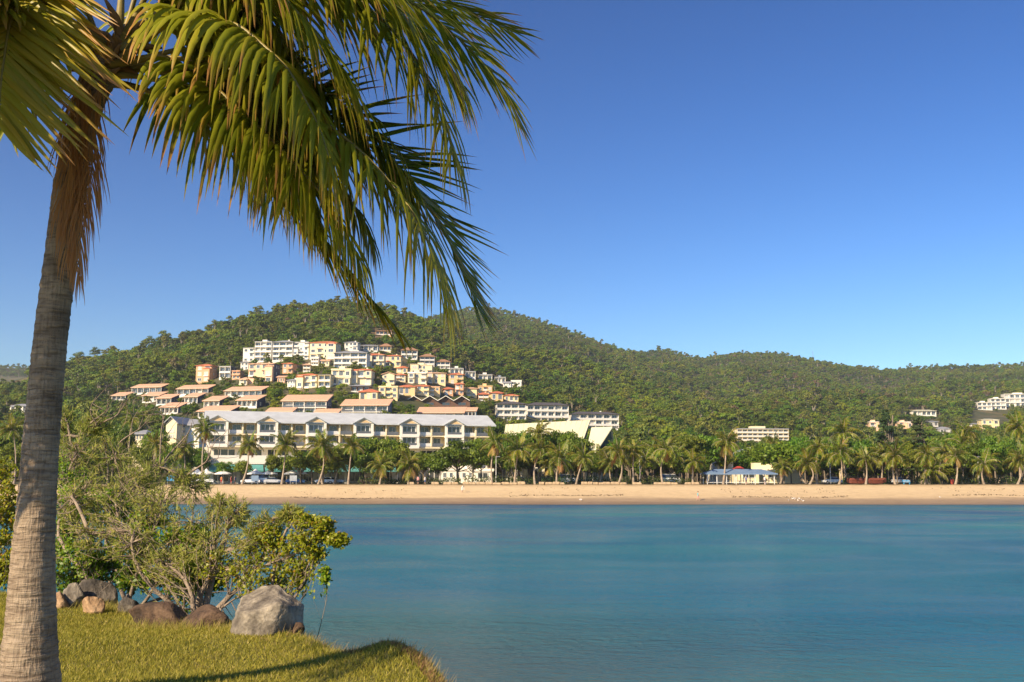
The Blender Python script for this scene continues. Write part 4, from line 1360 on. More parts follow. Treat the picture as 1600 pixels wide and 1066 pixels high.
B('balcony_block', 'long three storey balcony block with dark roof behind the cream roofed restaurant', 'apartments', 824, 889, 633, 662, 3, 6, 'balcony', 'white', ('hip', 'darkroof', 1.8), 10, None, 11)
B('balcony_block', 'lower balcony block with dark roof stepping down to the right of the long one', 'apartments', 894, 968, 647, 674, 3, 6, 'balcony', 'white', ('hip', 'darkroof', 1.6), 12, None, 11)
# right hand side
B('condominium', 'wide cream four storey condominium with grid of balconies alone below the forest', 'condominium', 1152, 1234, 671, 695, 4, 10, 'balcony', 'cream', ('flat', 'greyroof', .5), 6, None, 12)
B('house', 'peach house with tall window wall at the foot of the right hand hill', 'house', 1359, 1378, 660, 674, 2, 2, 'plain', 'peachwall', ('flat', 'white', .5), 0)
B('house', 'peach and white house between the two dark pines', 'house', 1405, 1424, 660, 670, 1, 3, 'plain', 'peachwall', ('flat', 'white', .5), 0)
B('house', 'white hillside house with arched openings beside a bare earth slope', 'house', 1427, 1463, 642, 650, 1, 5, 'balcony', 'white', ('hip', 'creamroof', 1.2), 0)
B('house', 'house under a wide dark grey hip roof below the right hand hill', 'house', 1466, 1487, 670, 678, 1, 3, 'plain', 'greywall', ('hip', 'greyroof', 1.8), 0)
B('house', 'small grey house half hidden behind the second dark pine', 'house', 1452, 1466, 659, 667, 1, 2, 'plain', 'greywall', ('hip', 'greyroof', .9), 0)
B('house', 'two storey yellow house with tall windows on a cleared slope', 'house', 1535, 1561, 656, 673, 2, 3, 'plain', 'yellow', ('hip', 'creamroof', 1.0), -4)
B('house', 'low white house beside the yellow house on the cleared slope', 'house', 1518, 1533, 663, 671, 1, 2, 'plain', 'white', ('hip', 'greyroof', 1.0), -4)
SG = 'stepped white hotel wings on the right hand hill'
SL = 'white hotel wing with rows of dark balconies stepping up the forested hill'
for a_, b_, t_, c_, n_, k_ in [(1529, 1550, 629, 641, 2, 3), (1550, 1572, 623, 640, 3, 3), (1572, 1620, 616, 636, 3, 6)]:
    B('hotel_wing', SL, 'hotel wing', a_, b_, t_, c_, n_, k_, 'balcony', 'white', ('flat', 'white', .5), -8, None, 12, SG)
# left hand side
B('house', 'grey roofed house seen just left of the palm trunk', 'house', 18, 42, 634, 645, 1, 3, 'plain', 'white', ('hip', 'greyroof', 1.4), 0)
B('house', 'cream gabled house left of the pale roofed hotel', 'house', 258, 276, 662, 686, 3, 1, 'plain', 'cream', ('gabley', 'greyroof', 2.0), -10, 272, 9)
B('house', 'white house with grey roof between the gabled house and the hotel', 'house', 279, 312, 664, 686, 2, 3, 'plain', 'white', ('gable', 'greyroof', 1.8), -10, 276, 9)
B('house', 'small cream cottage with row of four windows among the trees left of the gabled house', 'house', 207, 226, 678, 690, 1, 4, 'plain', 'cream', ('hip', 'greyroof', 1.2), -6, 280, 8)
B('house', 'green roofed two storey house behind the spreading rain tree', 'house', 1147, 1192, 716, 738, 2, 5, 'plain', 'white', ('hip', 'greenroof', 2.4), 0, 262, 10)
B('hall', 'pale green flat fronted hall left of the green roofed house', 'hall', 1121, 1146, 717, 742, 1, 2, 'plain', 'white', ('flat', 'white', .4), 4, 254, 9)
B('kiosk', 'long low white kiosk with awning under the spreading rain tree', 'kiosk', 1150, 1256, 737, 750, 1, 9, 'plain', 'cream', ('flat', 'white', .5), 0, 246, 8)
B('kiosk', 'yellow walled kiosk behind the palms right of the rain tree', 'kiosk', 1324, 1342, 734, 748, 1, 2, 'plain', 'yellow', ('flat', 'white', .4), 0, 244, 6)
B('shop', 'low white shop front behind the hedge near the cream roofed restaurant', 'shop', 690, 770, 736, 751, 1, 8, 'plain', 'white', ('flat', 'white', .5), 0, 246, 8)
B('shop', 'white shop front with awning behind the palms right of the restaurant', 'shop', 785, 826, 728, 751, 1, 4, 'plain', 'white', ('flat', 'white', .5), 0, 250, 8)

# small houses squeezed between the bigger ones
INF = {'cream': ('red', 'peach', 'cream'), 'yellow': ('red', 'peach'), 'orange': ('red', 'peach'), 'white': ('greyroof', 'brownroof', 'white'), 'ochre': ('red',), 'peachwall': ('peach', 'red')}
k = 0
for tr_ in range(900):
    a_ = R.uniform(372, 800)
    c_ = R.uniform(552, 632)
    lo = 540 + max(0, a_ - 470) * .16
    if c_ < lo + 8 or c_ > 606 + max(0, a_ - 420) * .075:
        continue
    w_, h_ = R.uniform(11, 22), R.uniform(8, 14)
    if any(a_ + w_ > q[0] + 3 and a_ < q[1] - 3 and c_ > q[2] + 1 and c_ - h_ < q[3] - 2 for q in RECTS):
        continue
    wl = R.choices(list(INF), [5, 2, 2, 6, 1, 2])[0]
    rf = R.choice(INF[wl])
    B('small_house', 'small %s house with %s roof squeezed between the larger hillside villas' % ({'peachwall': 'peach'}.get(wl, wl), {'red': 'red tiled', 'peach': 'peach tiled', 'greyroof': 'grey', 'brownroof': 'brown'}.get(rf, 'pale flat')), 'house',
      a_, a_ + w_, c_ - h_, c_, 2 if h_ > 10.5 else 1, R.choice([2, 3]), R.choice(['plain', 'plain', 'balcony']), wl, ('flat' if rf in ('cream', 'white') else R.choice(['hip', 'gable', 'hip']), rf, R.uniform(.9, 1.5)), R.uniform(-10, 8), None, 7, 'small houses between the hillside villas')
    k += 1
    if k >= 48:
        break
# brown lodge with four white-edged gables
Yl = hit(684, 637)
P = at(684, 637, Y=Yl)
lod = thing('gabled_lodge', 'dark brown lodge with zigzag white roof of four gables above the peach roofed block', 'lodge', P, 0)
w = 100 * Yl / F
H = 12 * Yl / F
bx('wall', 'brown', lod, -w / 2, w / 2, 1.5, 10, -9, H)
RECTS.append((632, 736, 612, 637, Yl, 12))
for j in range(4):
    xx = -w / 2 + w * (j + .5) / 4
    o = obj('roof', roof_mesh('gabley', w / 4 - 1.41, 10, H * 0.62, 0.7, 'white', 0.35), lod, (xx, 0, H * 0.95))
    m_ = MB().add([(xx - w / 8 + .1, 1.2, H * .9), (xx + w / 8 - .1, 1.2, H * .9), (xx, 1.2, H * 1.5)], T=[(0, 1, 2)])
    obj('gable_wall', m_.mesh('gable_wall', M['brown']), lod)
    window(lod, xx, 1.44, H * 0.45, w / 8, H * 0.5, 'brown', 2, 'glass')
    bx('floor_slab', 'brown', lod, xx - w / 8 + .2, xx + w / 8 - .2, -0.5, 1.6, H * .02, H * .1)
    bx('railing', 'brown', lod, xx - w / 8 + .25, xx + w / 8 - .25, -0.45, -.36, H * .1, H * .3)

# ------------------------------------------------------------------ the pale roofed hotel by the beach
A0, A1 = at(326, 700, 238), at(766, 700, 258)
HL = math.hypot(A1.x - A0.x, A1.y - A0.y)
HA = math.atan2(A1.y - A0.y, A1.x - A0.x)
hot = thing('beach_hotel', 'long cream four storey hotel with pale blue metal roof and six white gabled bays', 'hotel', (A0.x, A0.y, FLAT), HA)
EZ, F2, F1, PZ = 14.7, 11.75, 8.95, 8.8
RECTS.append((326, 772, 645, 704, 238, 22))
bx('wall', 'yellow', hot, 0, HL, 2.2, 15, F1 - 0.3, EZ)
bx('podium_wall', 'white', hot, -1, HL, 3.0, 15, -1, F1 - 0.31)
bx('parapet', 'white', hot, -1.2, HL * .72, -4.0, -3.7, 5.0, 6.6)
bx('terrace_slab', 'white', hot, -1.2, HL * .72, -4.1, 3.2, 4.55, 4.99)
bx('floor_slab', 'cream', hot, -0.2, HL + .2, -0.2, 2.4, F1 - 0.32, F1 + 0.05)
bx('floor_slab', 'cream', hot, -0.15, HL + .15, -0.15, 2.4, F2 - 0.15, F2 + 0.12)
rw = roof_mesh('gable', HL + .6, 15, 3.0, 1.0, 'hotelroof', .3)
hr = obj('roof', rw, hot, (HL / 2, 0, EZ))
NB = 6
bayw = HL / NB
for j in range(NB + 1):       # white gabled bays
    if j == NB:
        continue
    xc = (j + 0.16) * bayw
    gw = 4.3
    for s in (-1, 1):
        bx('column', 'white', hot, xc + s * gw / 2 - .3, xc + s * gw / 2 + .3, -1.3, -0.7, F1 - .3, EZ - .1)
    for z_, nm in ((F1, 0), (F2, 1)):
        bx('bay_slab', 'white', hot, xc - gw / 2 - .25, xc + gw / 2 + .25, -1.4, 0.3, z_ - .35, z_ + .15)
        window(hot, xc, -0.35, z_ + 1.35, 3.3, 2.2, 'rail', 3)
        bx('bay_wall', 'cream', hot, xc - gw / 2 + .25, xc + gw / 2 - .25, -.28, 2.3, z_ + .16, z_ + 2.8)
        bx('railing', 'rail', hot, xc - gw / 2 + .3, xc + gw / 2 - .3, -1.25, -1.2, z_ + .16, z_ + .45)
        bx('railing', 'darkrail', hot, xc - gw / 2 + .3, xc + gw / 2 - .3, -1.24, -1.21, z_ + .46, z_ + 1.0)
    g_ = obj('gable', roof_mesh('gabley', gw + .6, 6, 1.5, 0.35, 'hotelroof', .2), hr, (xc - HL / 2, -1.5, 0.05))
    m_ = MB().add([(-gw / 2 - .2, -.2, 0), (gw / 2 + .2, -.2, 0), (0, -.2, 1.35), (-gw / 2 + .5, -.22, .18), (gw / 2 - .5, -.22, .18), (0, -.22, 1.05)], T=[(0, 1, 2)], m=0)
    obj('gable_panel', m_.mesh('gable_panel', M['white']), hot, (xc, -1.2, EZ + 0.02))
    m_ = MB().add([(-gw / 2 + .45, -.24, .12), (gw / 2 - .45, -.24, .12), (0, -.24, 1.02)], T=[(0, 1, 2)])
    obj('gable_vent', m_.mesh('gable_vent', M['ochre']), hot, (xc, -1.2, EZ + 0.02))
    # recessed balconies between the bays
    x0_, x1_ = xc + gw / 2 + .35, xc + bayw - gw / 2 - .35
    x1_ = min(x1_, HL)
    for z_ in (F1, F2):
        h_ = 2.55
        for kk in range(2):
            xa, xb = x0_ + (x1_ - x0_) * kk / 2, x0_ + (x1_ - x0_) * (kk + 1) / 2
            window(hot, (xa + xb) / 2 + .3, 2.14, z_ + 1.3, (xb - xa) * .58, 2.2, 'rail', 2)
            bx('railing', 'darkrail' if kk else 'rail', hot, xa + .15, xb - .15, -0.08, -.03, z_ + .16, z_ + 1.0)
        xm_ = (x0_ + x1_) / 2
        bx('divider_wall', 'yellow', hot, xm_ - .14, xm_ + .14, -.05, 2.3, z_ + .13, z_ + 2.6)
        bx('column', 'cream', hot, xm_ - .2, xm_ + .2, -.2, .2, z_ + .13, z_ + 2.6)
# podium: dark openings, columns, awnings
for j in range(11):
    xa = 0.5 + j * HL / 11
    window(hot, xa + HL / 22, 2.94, 6.95, HL / 11 * .84, 2.6, 'white', 3, 'glass')
    window(hot, xa + HL / 22, 2.94, 2.1, HL / 11 * .8, 3.4, 'white', 4, R.choice(['glass', 'glass2']))
    if j < 8:
        bx('column', 'white', hot, xa - .25, xa + .25, -3.9, -3.4, -.5, 4.5)
for j in range(7):
    xa = 0.3 + j * HL / 11
    m_ = MB()
    w_ = HL / 11 - .4
    m_.add([(0, -6.2, 3.1), (w_, -6.2, 3.1), (w_, -4.2, 4.4), (0, -4.2, 4.4), (0, -6.2, 2.75), (w_, -6.2, 2.75), (w_, -4.2, 4.3), (0, -4.2, 4.3)],
           [(0, 1, 2, 3), (4, 5, 1, 0), (7, 6, 5, 4), (1, 5, 6, 2), (0, 3, 7, 4)])
    obj('awning', m_.mesh('awning', M['teal']), hot, (xa, 0, 0))

# cream roofed restaurant with steep roofs
res = thing('restaurant', 'restaurant with long steep cream metal roof rising behind the beach trees', 'restaurant', at(848, 752, 256), rad(-9))
RECTS.append((784, 914, 655, 690, 256, 14))
wr = 124 * 256 / F
bx('wall', 'cream', res, -wr / 2, wr / 2, 2, 13, -2, 6.5)
zr = (at(848, 657, 264).z - at(848, 752, 256).z)
m_ = MB()
m_.add([(-wr / 2 - .6, -.5, 5.5), (wr / 2 - 1.5, -.5, 5.5), (wr / 2 + 1.5, 7.5, zr), (-wr / 2 - .6, 7.5, zr - 1.0), (wr / 2 - 1.5, 15, 5.5), (-wr / 2 - .6, 15, 5.5)], [(0, 1, 2, 3), (3, 2, 4, 5)])
m_.add([(-wr / 2 - .6, -.5, 5.2), (wr / 2 - 1.5, -.5, 5.2), (wr / 2 + 1.4, 7.5, zr - .35), (-wr / 2 - .6, 7.5, zr - 1.35), (wr / 2 - 1.5, 15, 5.2), (-wr / 2 - .6, 15, 5.2)], [(3, 2, 1, 0), (5, 4, 2, 3)])
obj('roof', m_.mesh('roof', M['creamroof']), res)
for j in range(16):
    t_ = (j + .5) / 16
    xa, xb = -wr / 2 - .6 + t_ * (wr - .9), -wr / 2 - .6 + t_ * (wr + 2.1)
    zt = zr - 1.0 + t_
    V, Q, T = tube([(xa, -.5, 5.56), ((xa + xb) / 2, 3.5, (5.5 + zt) / 2 + .06), (xb, 7.45, zt + .05)], [.05, .05, .05], 4)
    obj('roof_seam', MB().add(V, Q, T).mesh('roof_seam', M['cream']), res)
m_ = MB().add([(wr / 2 - 1.4, .3, 5.3), (wr / 2 - 1.4, 14.4, 5.3), (wr / 2 + .4, 7.5, zr - .5)], T=[(0, 1, 2)])
obj('gable_wall', m_.mesh('gable_wall', M['brown']), res)
for j in range(8):
    window(res, -wr / 2 + (j + .5) * wr / 8, 1.94, 2.2, 1.9, 2.4)
ent = thing('entrance_pavilion', 'steep tent shaped cream roof with glazed triangular gable beside the restaurant', 'pavilion', at(936, 752, 250), rad(-40))
RECTS.append((917, 966, 667, 712, 250, 10))
we = 5.6
ze = at(936, 668, 253).z - at(936, 752, 250).z
m_ = MB()
V = [(-we / 2 + 1.0, -3.4, 6.0), (we / 2 - 2.2, -3.4, 6.0), (we / 2 + .4, 1.5, ze), (-we / 2 - .4, 1.5, ze), (we / 2 - 2.2, 6.4, 6.0), (-we / 2 + 1.0, 6.4, 6.0)]
V += [(a_, b_, c_ - .3) for a_, b_, c_ in V]
m_.add(V, [(0, 1, 2, 3), (3, 2, 4, 5), (6, 9, 8, 7), (9, 11, 10, 8), (1, 7, 8, 2), (2, 8, 10, 4), (0, 6, 7, 1), (4, 10, 11, 5), (0, 3, 9, 6), (3, 5, 11, 9)])
obj('roof', m_.mesh('roof', M['creamroof']), ent)
m_ = MB().add([(we / 2 - 2.4, -2.9, 6.0), (we / 2 - 2.4, 5.9, 6.0), (we / 2 - .1, 1.5, ze - .6)], T=[(0, 1, 2)])
obj('gable_glass', m_.mesh('gable_glass', M['glass2']), ent)
bx('wall', 'white', ent, -we / 2 + 1.2, we / 2 - 2.5, -2, 5.5, -1, 6.0)
for j in range(3):
    bx('column', 'white', ent, -2 + j * 2.2, -1.75 + j * 2.2, -3.2, -2.95, -1, 5.75)
window(ent, -.6, -2.05, 2.0, 3.6, 2.6, 'rail', 4)


# ------------------------------------------------------------------ beach palms
def far_frond(pitch, L, droop, seed, old=False):
    rng = np.random.default_rng(seed)
    n = 22
    p = np.zeros(3)
    d = np.array([math.cos(pitch), 0, math.sin(pitch)])
    C = [p.copy()]
    for i in range(n):
        d = d + np.array([0.0, 0, -droop / n * (0.5 + 1.1 * i / n)])
        d /= np.linalg.norm(d)
        p = p + d * L / n
        C.append(p.copy())
    C = np.array(C)
    m_ = MB()
    V, Q, T = tube(C, [0.07 * (1 - i / (n + 1)) + 0.012 for i in range(n + 1)], 4)
    m_.add(V, Q, T, m=1)
    for i in range(2, n + 1):
        for rep in range(2):
            for s in (-1, 1):
                t = (i - rng.uniform(0, 1)) / n
                b = C[min(int(t * n), n)]
                tg = C[min(int(t * n) + 1, n)] - C[max(int(t * n) - 1, 0)]
                tg /= np.linalg.norm(tg) + 1e-9
                ln = 1.25 * (0.5 + 0.5 * math.sin(math.pi * min(1, t * 1.1 + .1))) * rng.uniform(.8, 1.15)
                sd = np.array([0, s, 0]) * rng.uniform(.55, .9) + tg * .6 + np.array([0, 0, rng.uniform(-.3, .1)])
                sd /= np.linalg.norm(sd)
                mid = b + sd * ln * .5
                e = mid + (sd + np.array([0, 0, -rng.uniform(.5, 1.3)])) * ln * .45
                w_ = tg * .065
                m_.add([b - w_, b + w_, mid + w_, mid - w_, e], [(0, 1, 2, 3)], [(3, 2, 4)], m=0)
    return m_.mesh('palm_frond', [M['frond_old'] if old else M['frond'], M['palmbark']])


FR = [far_frond(rad(a_), l_, dr, 100 + i) for i, (a_, l_, dr) in enumerate([(78, 3.9, .8), (66, 4.2, 1.2), (52, 4.4, 1.6), (38, 4.5, 1.8), (22, 4.5, 1.9), (5, 4.3, 1.7), (-15, 4.0, 1.3), (-35, 3.6, .9)])]
FO = far_frond(rad(-50), 3.3, .7, 150, True)


def beach_palm(bpx, bpy_, cpx, cpy, Y, label, group, seed, s=1.0, name='coconut_palm'):
    rng = random.Random(seed)
    b = at(bpx, bpy_, Y)
    b.z = hz(b.x, b.y) - 0.1
    c = at(cpx, cpy, Y + rng.uniform(-1, 1))
    th = thing(name, label, 'palm tree', b, 0, group)
    c = c - b
    n = 10
    bow = Vector((rng.uniform(-.9, .9), rng.uniform(-.6, .6), 0))
    s *= rng.uniform(.82, 1.12)
    tilt = rng.uniform(-.22, .22)
    drop_ = set(rng.sample(range(25), rng.randint(1, 7)))
    P = [Vector((0, 0, 0)).lerp(c, i / n) + bow * math.sin(math.pi * i / n) for i in range(n + 1)]
    V, Q, T = tube(P, [0.30 - 0.14 * min(1, i / 4) - 0.02 * i / n for i in range(n + 1)], 8)
    obj('trunk', MB().add(V, Q, T).mesh('palm_trunk_far', M['palmbark'], True), th)
    a0 = rng.uniform(0, 6.28)
    k = 0
    for lev, cnt in ((0, 2), (1, 3), (2, 4), (3, 4), (4, 4), (5, 3), (6, 3), (7, 2)):
        for j in range(cnt):
            a_ = a0 + k * 2.4 + rng.uniform(-.25, .25)
            k += 1
            if k in drop_:
                continue
            ss = s * rng.uniform(.75, 1.12)
            obj('frond', FR[lev], th, c, (rng.uniform(-.3, .3), rng.uniform(-.15, .15) + tilt * math.cos(a_), a_), (ss, ss, ss))
    for j in range(rng.randint(0, 3)):
        obj('dead_frond', FO, th, c, (0, 0, rng.uniform(0, 6.28)), (s, s, s))
    return th


ORD = 'first second third fourth fifth sixth seventh eighth ninth tenth eleventh twelfth thirteenth fourteenth fifteenth sixteenth seventeenth eighteenth nineteenth twentieth'.split()
GP = 'coconut palms in the row along the top of the beach'
LP = 'coconut palm with pale slim trunk in the row along the top of the sand'
LH = 'coconut palm standing in front of the pale roofed hotel at the top of the sand'
GH = 'coconut palms in front of the hotel'
row = [(318, 757, 321, 672, 217), (378, 758, 388, 695, 218), (440, 758, 447, 696, 218), (497, 758, 503, 696, 219), (544, 758, 550, 698, 217), (593, 758, 596, 728, 218), (638, 756, 641, 726, 219)]
for i, (a_, b_, c_, d_, Y) in enumerate(row):
    beach_palm(a_, b_, c_, d_, Y, 'coconut palm in front of the hotel, %s counted from its teal awning end' % ORD[i], GH, 300 + i, 0.98)
row = [(769, 758, 773, 692, 217), (804, 758, 810, 703, 218), (836, 758, 845, 703, 217), (870, 758, 875, 716, 217), (900, 758, 912, 716, 217), (966, 758, 966, 706, 218),
       (990, 757, 990, 706, 219), (1036, 758, 1041, 702, 217), (1083, 757, 1084, 722, 218), (1130, 758, 1134, 692, 219), (1265, 759, 1262, 724, 217), (1277, 757, 1278, 700, 221), (1311, 760, 1312, 709, 217),
       (1353, 760, 1352, 717, 216.5), (1399, 760, 1398, 713, 217), (1446, 760, 1448, 711, 217), (1452, 759, 1456, 736, 217.5), (1493, 761, 1493, 713, 216.5), (1538, 761, 1538, 725, 216.5), (1590, 761, 1592, 720, 216.5)]
for i, (a_, b_, c_, d_, Y) in enumerate(row):
    beach_palm(a_, b_, c_, d_, Y, 'coconut palm at the top of the sand, %s past the round fig tree' % ORD[i], GP, 400 + i, 0.98)
GT = 'taller coconut palms behind the beach row'
LT = 'taller coconut palm rising above the beach palms from behind them'
for i, (a_, b_, c_, d_, Y) in enumerate([(838, 752, 841, 678, 240), (1319, 752, 1318, 676, 236), (1502, 752, 1503, 694, 240), (1508, 752, 1510, 676, 252), (1594, 752, 1592, 668, 242), (1205, 752, 1207, 700, 252),
                                          (1020, 750, 1022, 706, 245), (1375, 752, 1376, 704, 250), (1430, 752, 1428, 716, 240), (1560, 752, 1564, 706, 250), (935, 752, 938, 722, 232), (1475, 752, 1472, 708, 246)]):
    beach_palm(a_, b_, c_, d_, Y, LT, GT, 500 + i, 1.05)
for j in range(22):
    a_ = 486 + j * 52 + R.uniform(-18, 18)
    Y = R.uniform(221, 233)
    if 1105 < a_ < 1215 or 650 < a_ < 760:
        continue
    beach_palm(a_, 754, a_ + R.uniform(-9, 9), R.uniform(702, 732), Y, 'shorter coconut palm growing among the trees just behind the beach row', 'shorter palms behind the beach row', 600 + j, R.uniform(.72, .98))
GL = 'golden palms behind the foreground thicket'
LL = 'golden leaved palm seen over the grey green thicket on the far shore'
for i, (a_, b_, c_, d_, Y) in enumerate([(205, 755, 207, 655, 226), (246, 755, 243, 697, 224), (22, 755, 20, 672, 226), (168, 755, 160, 690, 228), (118, 755, 121, 700, 224), (285, 755, 286, 700, 232)]):
    beach_palm(a_, b_, c_, d_, Y, LL, GL, 560 + i, 1.0)


# ------------------------------------------------------------------ broadleaf trees
def tree_parts(seed, h, r, nclump, per, leaf, flat=0.7, cone=False, low=0.3):
    """returns trunk (V,Q,T) list and leaf (V,Q)"""
    rng = np.random.default_rng(seed)
    tr, LC, LN = [], [], []
    top = np.array([rng.normal(0, .05 * h), rng.normal(0, .05 * h), h * (0.92 if cone else 0.55)])
    tr.append(tube([(0, 0, -1.0), tuple(top * .35), tuple(top * .7), tuple(top)], [h * .032, h * .024, h * .018, h * .008], 6))
    for k in range(nclump):
        if cone:
            t = (k + rng.uniform(0, 1)) / nclump
            a_ = rng.uniform(0, 6.28)
            q = r * (1 - t) ** .75 * rng.uniform(.35, 1)
            c = np.array([math.cos(a_) * q, math.sin(a_) * q, h * (.12 + .86 * t)])
            cr = r * .34 * (1.1 - .6 * t)
        else:
            v = rng.normal(size=3)
            v /= np.linalg.norm(v)
            v *= rng.uniform(.25, .95) ** .6
            c = np.array([v[0] * r * .8, v[1] * r * .8, h * (low + (1 - low) * .5) + v[2] * h * (1 - low) * .40])
            cr = r * rng.uniform(.26, .44)
        base = top * rng.uniform(.5, .95)
        tr.append(tube([tuple(base), tuple((base + c) / 2 + [0, 0, -.05 * h]), tuple(c)], [h * .010, h * .007, h * .002], 4))
        v = rng.normal(size=(per, 3))
        v /= np.linalg.norm(v, axis=1)[:, None]
        v[:, 2] = np.where(v[:, 2] < -0.3, -v[:, 2] * .6, v[:, 2])
        rr_ = rng.uniform(.55, 1.08, per)[:, None]
        LC.append(c + v * rr_ * cr * np.array([1.1, 1.1, flat]))
        LN.append(v + rng.normal(0, .45, (per, 3)))
    C_, N_ = np.concatenate(LC), np.concatenate(LN)
    V, Q = leafq(C_, N_, rng.uniform(.7, 1.4, len(C_)) * leaf, rng.uniform(.7, 1.3, len(C_)) * leaf * .7, 0, rng)
    return tr, (V, Q)


def tree_proto(name, label, cat, seed, h, r, ncl, per, leaf, mat, bark='bark', **kw):
    tr, (V, Q) = tree_parts(seed, h, r, ncl, per, leaf, **kw)
    a_ = MB()
    for v, q, t in tr:
        a_.add(v, q, t)
    th = thing(name, label, cat, (0, -500, -300))
    obj('trunk', a_.mesh('trunk', M[bark], True), th)
    obj('crown', MB().add(V, Q).mesh('crown', M[mat]), th)
    return th


PROTO = [tree_proto('broadleaf_tree', 'p', 'tree', 900 + i, 10, 5.0, 30, 150, .50, 'leaf_fig') for i in range(5)]
GUMS = [tree_proto('gum_tree', 'p', 'tree', 930 + i, 12, 3.6, 14, 90, .50, 'leaf_gum', 'palebark', low=.45, flat=.8) for i in range(3)]
TALLP = [tree_proto('conifer', 'p', 'tree', 950 + i, 16, 3.6, 46, 80, .5, 'leaf_pine', cone=True, flat=.5) for i in range(2)]


def plant(proto, px, top, base, Y, wpx, label, group, rz=None):
    """tree whose crown tops out at `top` in the picture, standing at distance Y"""
    b = at(px, base, Y)
    b.z = hz(b.x, b.y) - .2
    t = at(px, top, Y)
    h0 = {'b': 10.0, 'g': 12.0, 'c': 16.0}[proto.name[0]]
    s = (t.z - b.z) / h0
    r0 = {'b': 5.0, 'g': 3.6, 'c': 3.6}[proto.name[0]]
    sx = wpx * Y / F / 2 / r0
    return clone(proto, b, R.uniform(0, 6.28) if rz is None else rz, (sx, sx, s), label, group)


def pick(L):
    return L[R.randrange(len(L))]


o = plant(PROTO[0], 716, 688, 752, 226, 90, 'large rounded dark green fig tree in front of the right end of the hotel', None)
o = plant(PROTO[1], 1221, 684, 752, 236, 92, 'wide spreading rain tree with umbrella crown behind the blue roofed shelter', None)
o = plant(TALLP[0], 1388, 640, 752, 240, 52, 'tall dark conifer behind the beach palms nearer the rain tree', None)
o = plant(TALLP[1], 1437, 650, 752, 240, 54, 'tall dark conifer next to the slightly taller dark conifer', None)
LB, GB = 'broadleaf tree in the dense green line behind the beach palms', 'broadleaf trees behind the beach palms'
bl = [(796, 668, 243, 44), (826, 666, 244, 46), (858, 668, 243, 48), (888, 670, 243, 44), (912, 690, 243, 30), (786, 690, 240, 40), (812, 676, 246, 50), (845, 684, 244, 50), (872, 672, 246, 48), (898, 680, 246, 46), (925, 705, 238, 40), (955, 708, 238, 36), (985, 690, 246, 50), (1012, 694, 244, 46),
      (1048, 690, 248, 52), (1075, 678, 246, 60), (1104, 672, 250, 62), (1132, 690, 252, 40), (1095, 705, 236, 44), (1060, 712, 234, 40), (1262, 712, 236, 40), (1290, 690, 262, 46),
      (1300, 715, 240, 40), (1335, 700, 258, 50), (1362, 690, 262, 50), (1400, 690, 262, 54), (1425, 705, 250, 46), (1470, 700, 256, 56), (1505, 690, 262, 52), (1535, 690, 262, 50), (1570, 684, 262, 56), (1600, 690, 258, 56),
      (1565, 722, 236, 46), (1520, 728, 236, 38), (1340, 726, 238, 36), (1480, 730, 236, 36)]
for a_, t_, Y, w_ in bl:
    plant(pick(PROTO), a_, t_, 752, Y, w_ * 1.12, LB, GB)
for j in range(62):
    a_ = 770 + j * 13.6 + R.uniform(-7, 7)
    Y = R.choice([229, 234, 240, 247, 256, 266]) + R.uniform(-2, 2)
    t_ = R.uniform(676, 706) if a_ > 980 else R.uniform(682, 706)
    if 1110 < a_ < 1205:
        t_, Y = R.uniform(696, 712), max(Y, 262)
    plant(pick(PROTO), a_, t_, 752, Y, R.uniform(34, 58), LB, GB)
LB2, GB2 = 'broadleaf tree shading the front of the pale roofed hotel', 'broadleaf trees in front of the hotel'
for a_, t_, Y, w_ in [(562, 690, 228, 44), (588, 684, 229, 48), (612, 688, 229, 44), (470, 712, 227, 44), (525, 700, 227, 40), (505, 716, 225, 44), (640, 712, 230, 44), (752, 690, 232, 40), (425, 716, 229, 24), (684, 716, 224, 40), (350, 728, 231, 26), (380, 724, 231, 24), (448, 718, 230, 34), (488, 706, 228, 36), (545, 700, 231, 40), (628, 700, 226, 40), (662, 712, 226, 36), (738, 706, 224, 40), (600, 712, 223, 36), (572, 716, 223, 34)]:
    plant(pick(PROTO), a_, t_ - 8, 754, Y, w_ * 1.25, LB2, GB2)
LB3, GB3 = 'broadleaf tree on the far shore behind the foreground thicket', 'broadleaf trees left of the hotel'
for a_, t_, Y, w_ in [(20, 690, 235, 60), (-20, 670, 240, 70), (110, 690, 236, 60), (140, 670, 245, 60), (175, 690, 236, 50), (225, 690, 250, 50), (262, 690, 244, 40), (295, 690, 238, 44), (315, 705, 232, 30), (60, 680, 240, 60), (185, 655, 262, 46),
                      (240, 668, 262, 46), (95, 660, 262, 60), (20, 655, 262, 60), (-60, 650, 262, 70)]:
    plant(pick(PROTO), a_, t_, 754, Y, w_ * 1.1, LB3, GB3)

RA = np.array(RECTS)


def clear_of_buildings(x, y, z, h, r, frac=0.22):
    pt, tp = proj(x, y, z + h)
    pb, bp = proj(x, y, z)
    rp = r * F / y
    keep = np.ones(len(x), bool)
    for (a_, b_, t_, c_, Y, dp) in RA:
        over = (pb + rp * .8 > a_) & (pb - rp * .8 < b_)
        front = over & (y < Y + 1.5) & (tp < c_ - frac * (c_ - t_))
        inside = (pb + rp * .8 > a_ - 1) & (pb - rp * .8 < b_ + 1) & (y >= Y - 2.5) & (y < Y + dp)
        keep &= ~(front & (bp > t_)) & ~inside
    return keep


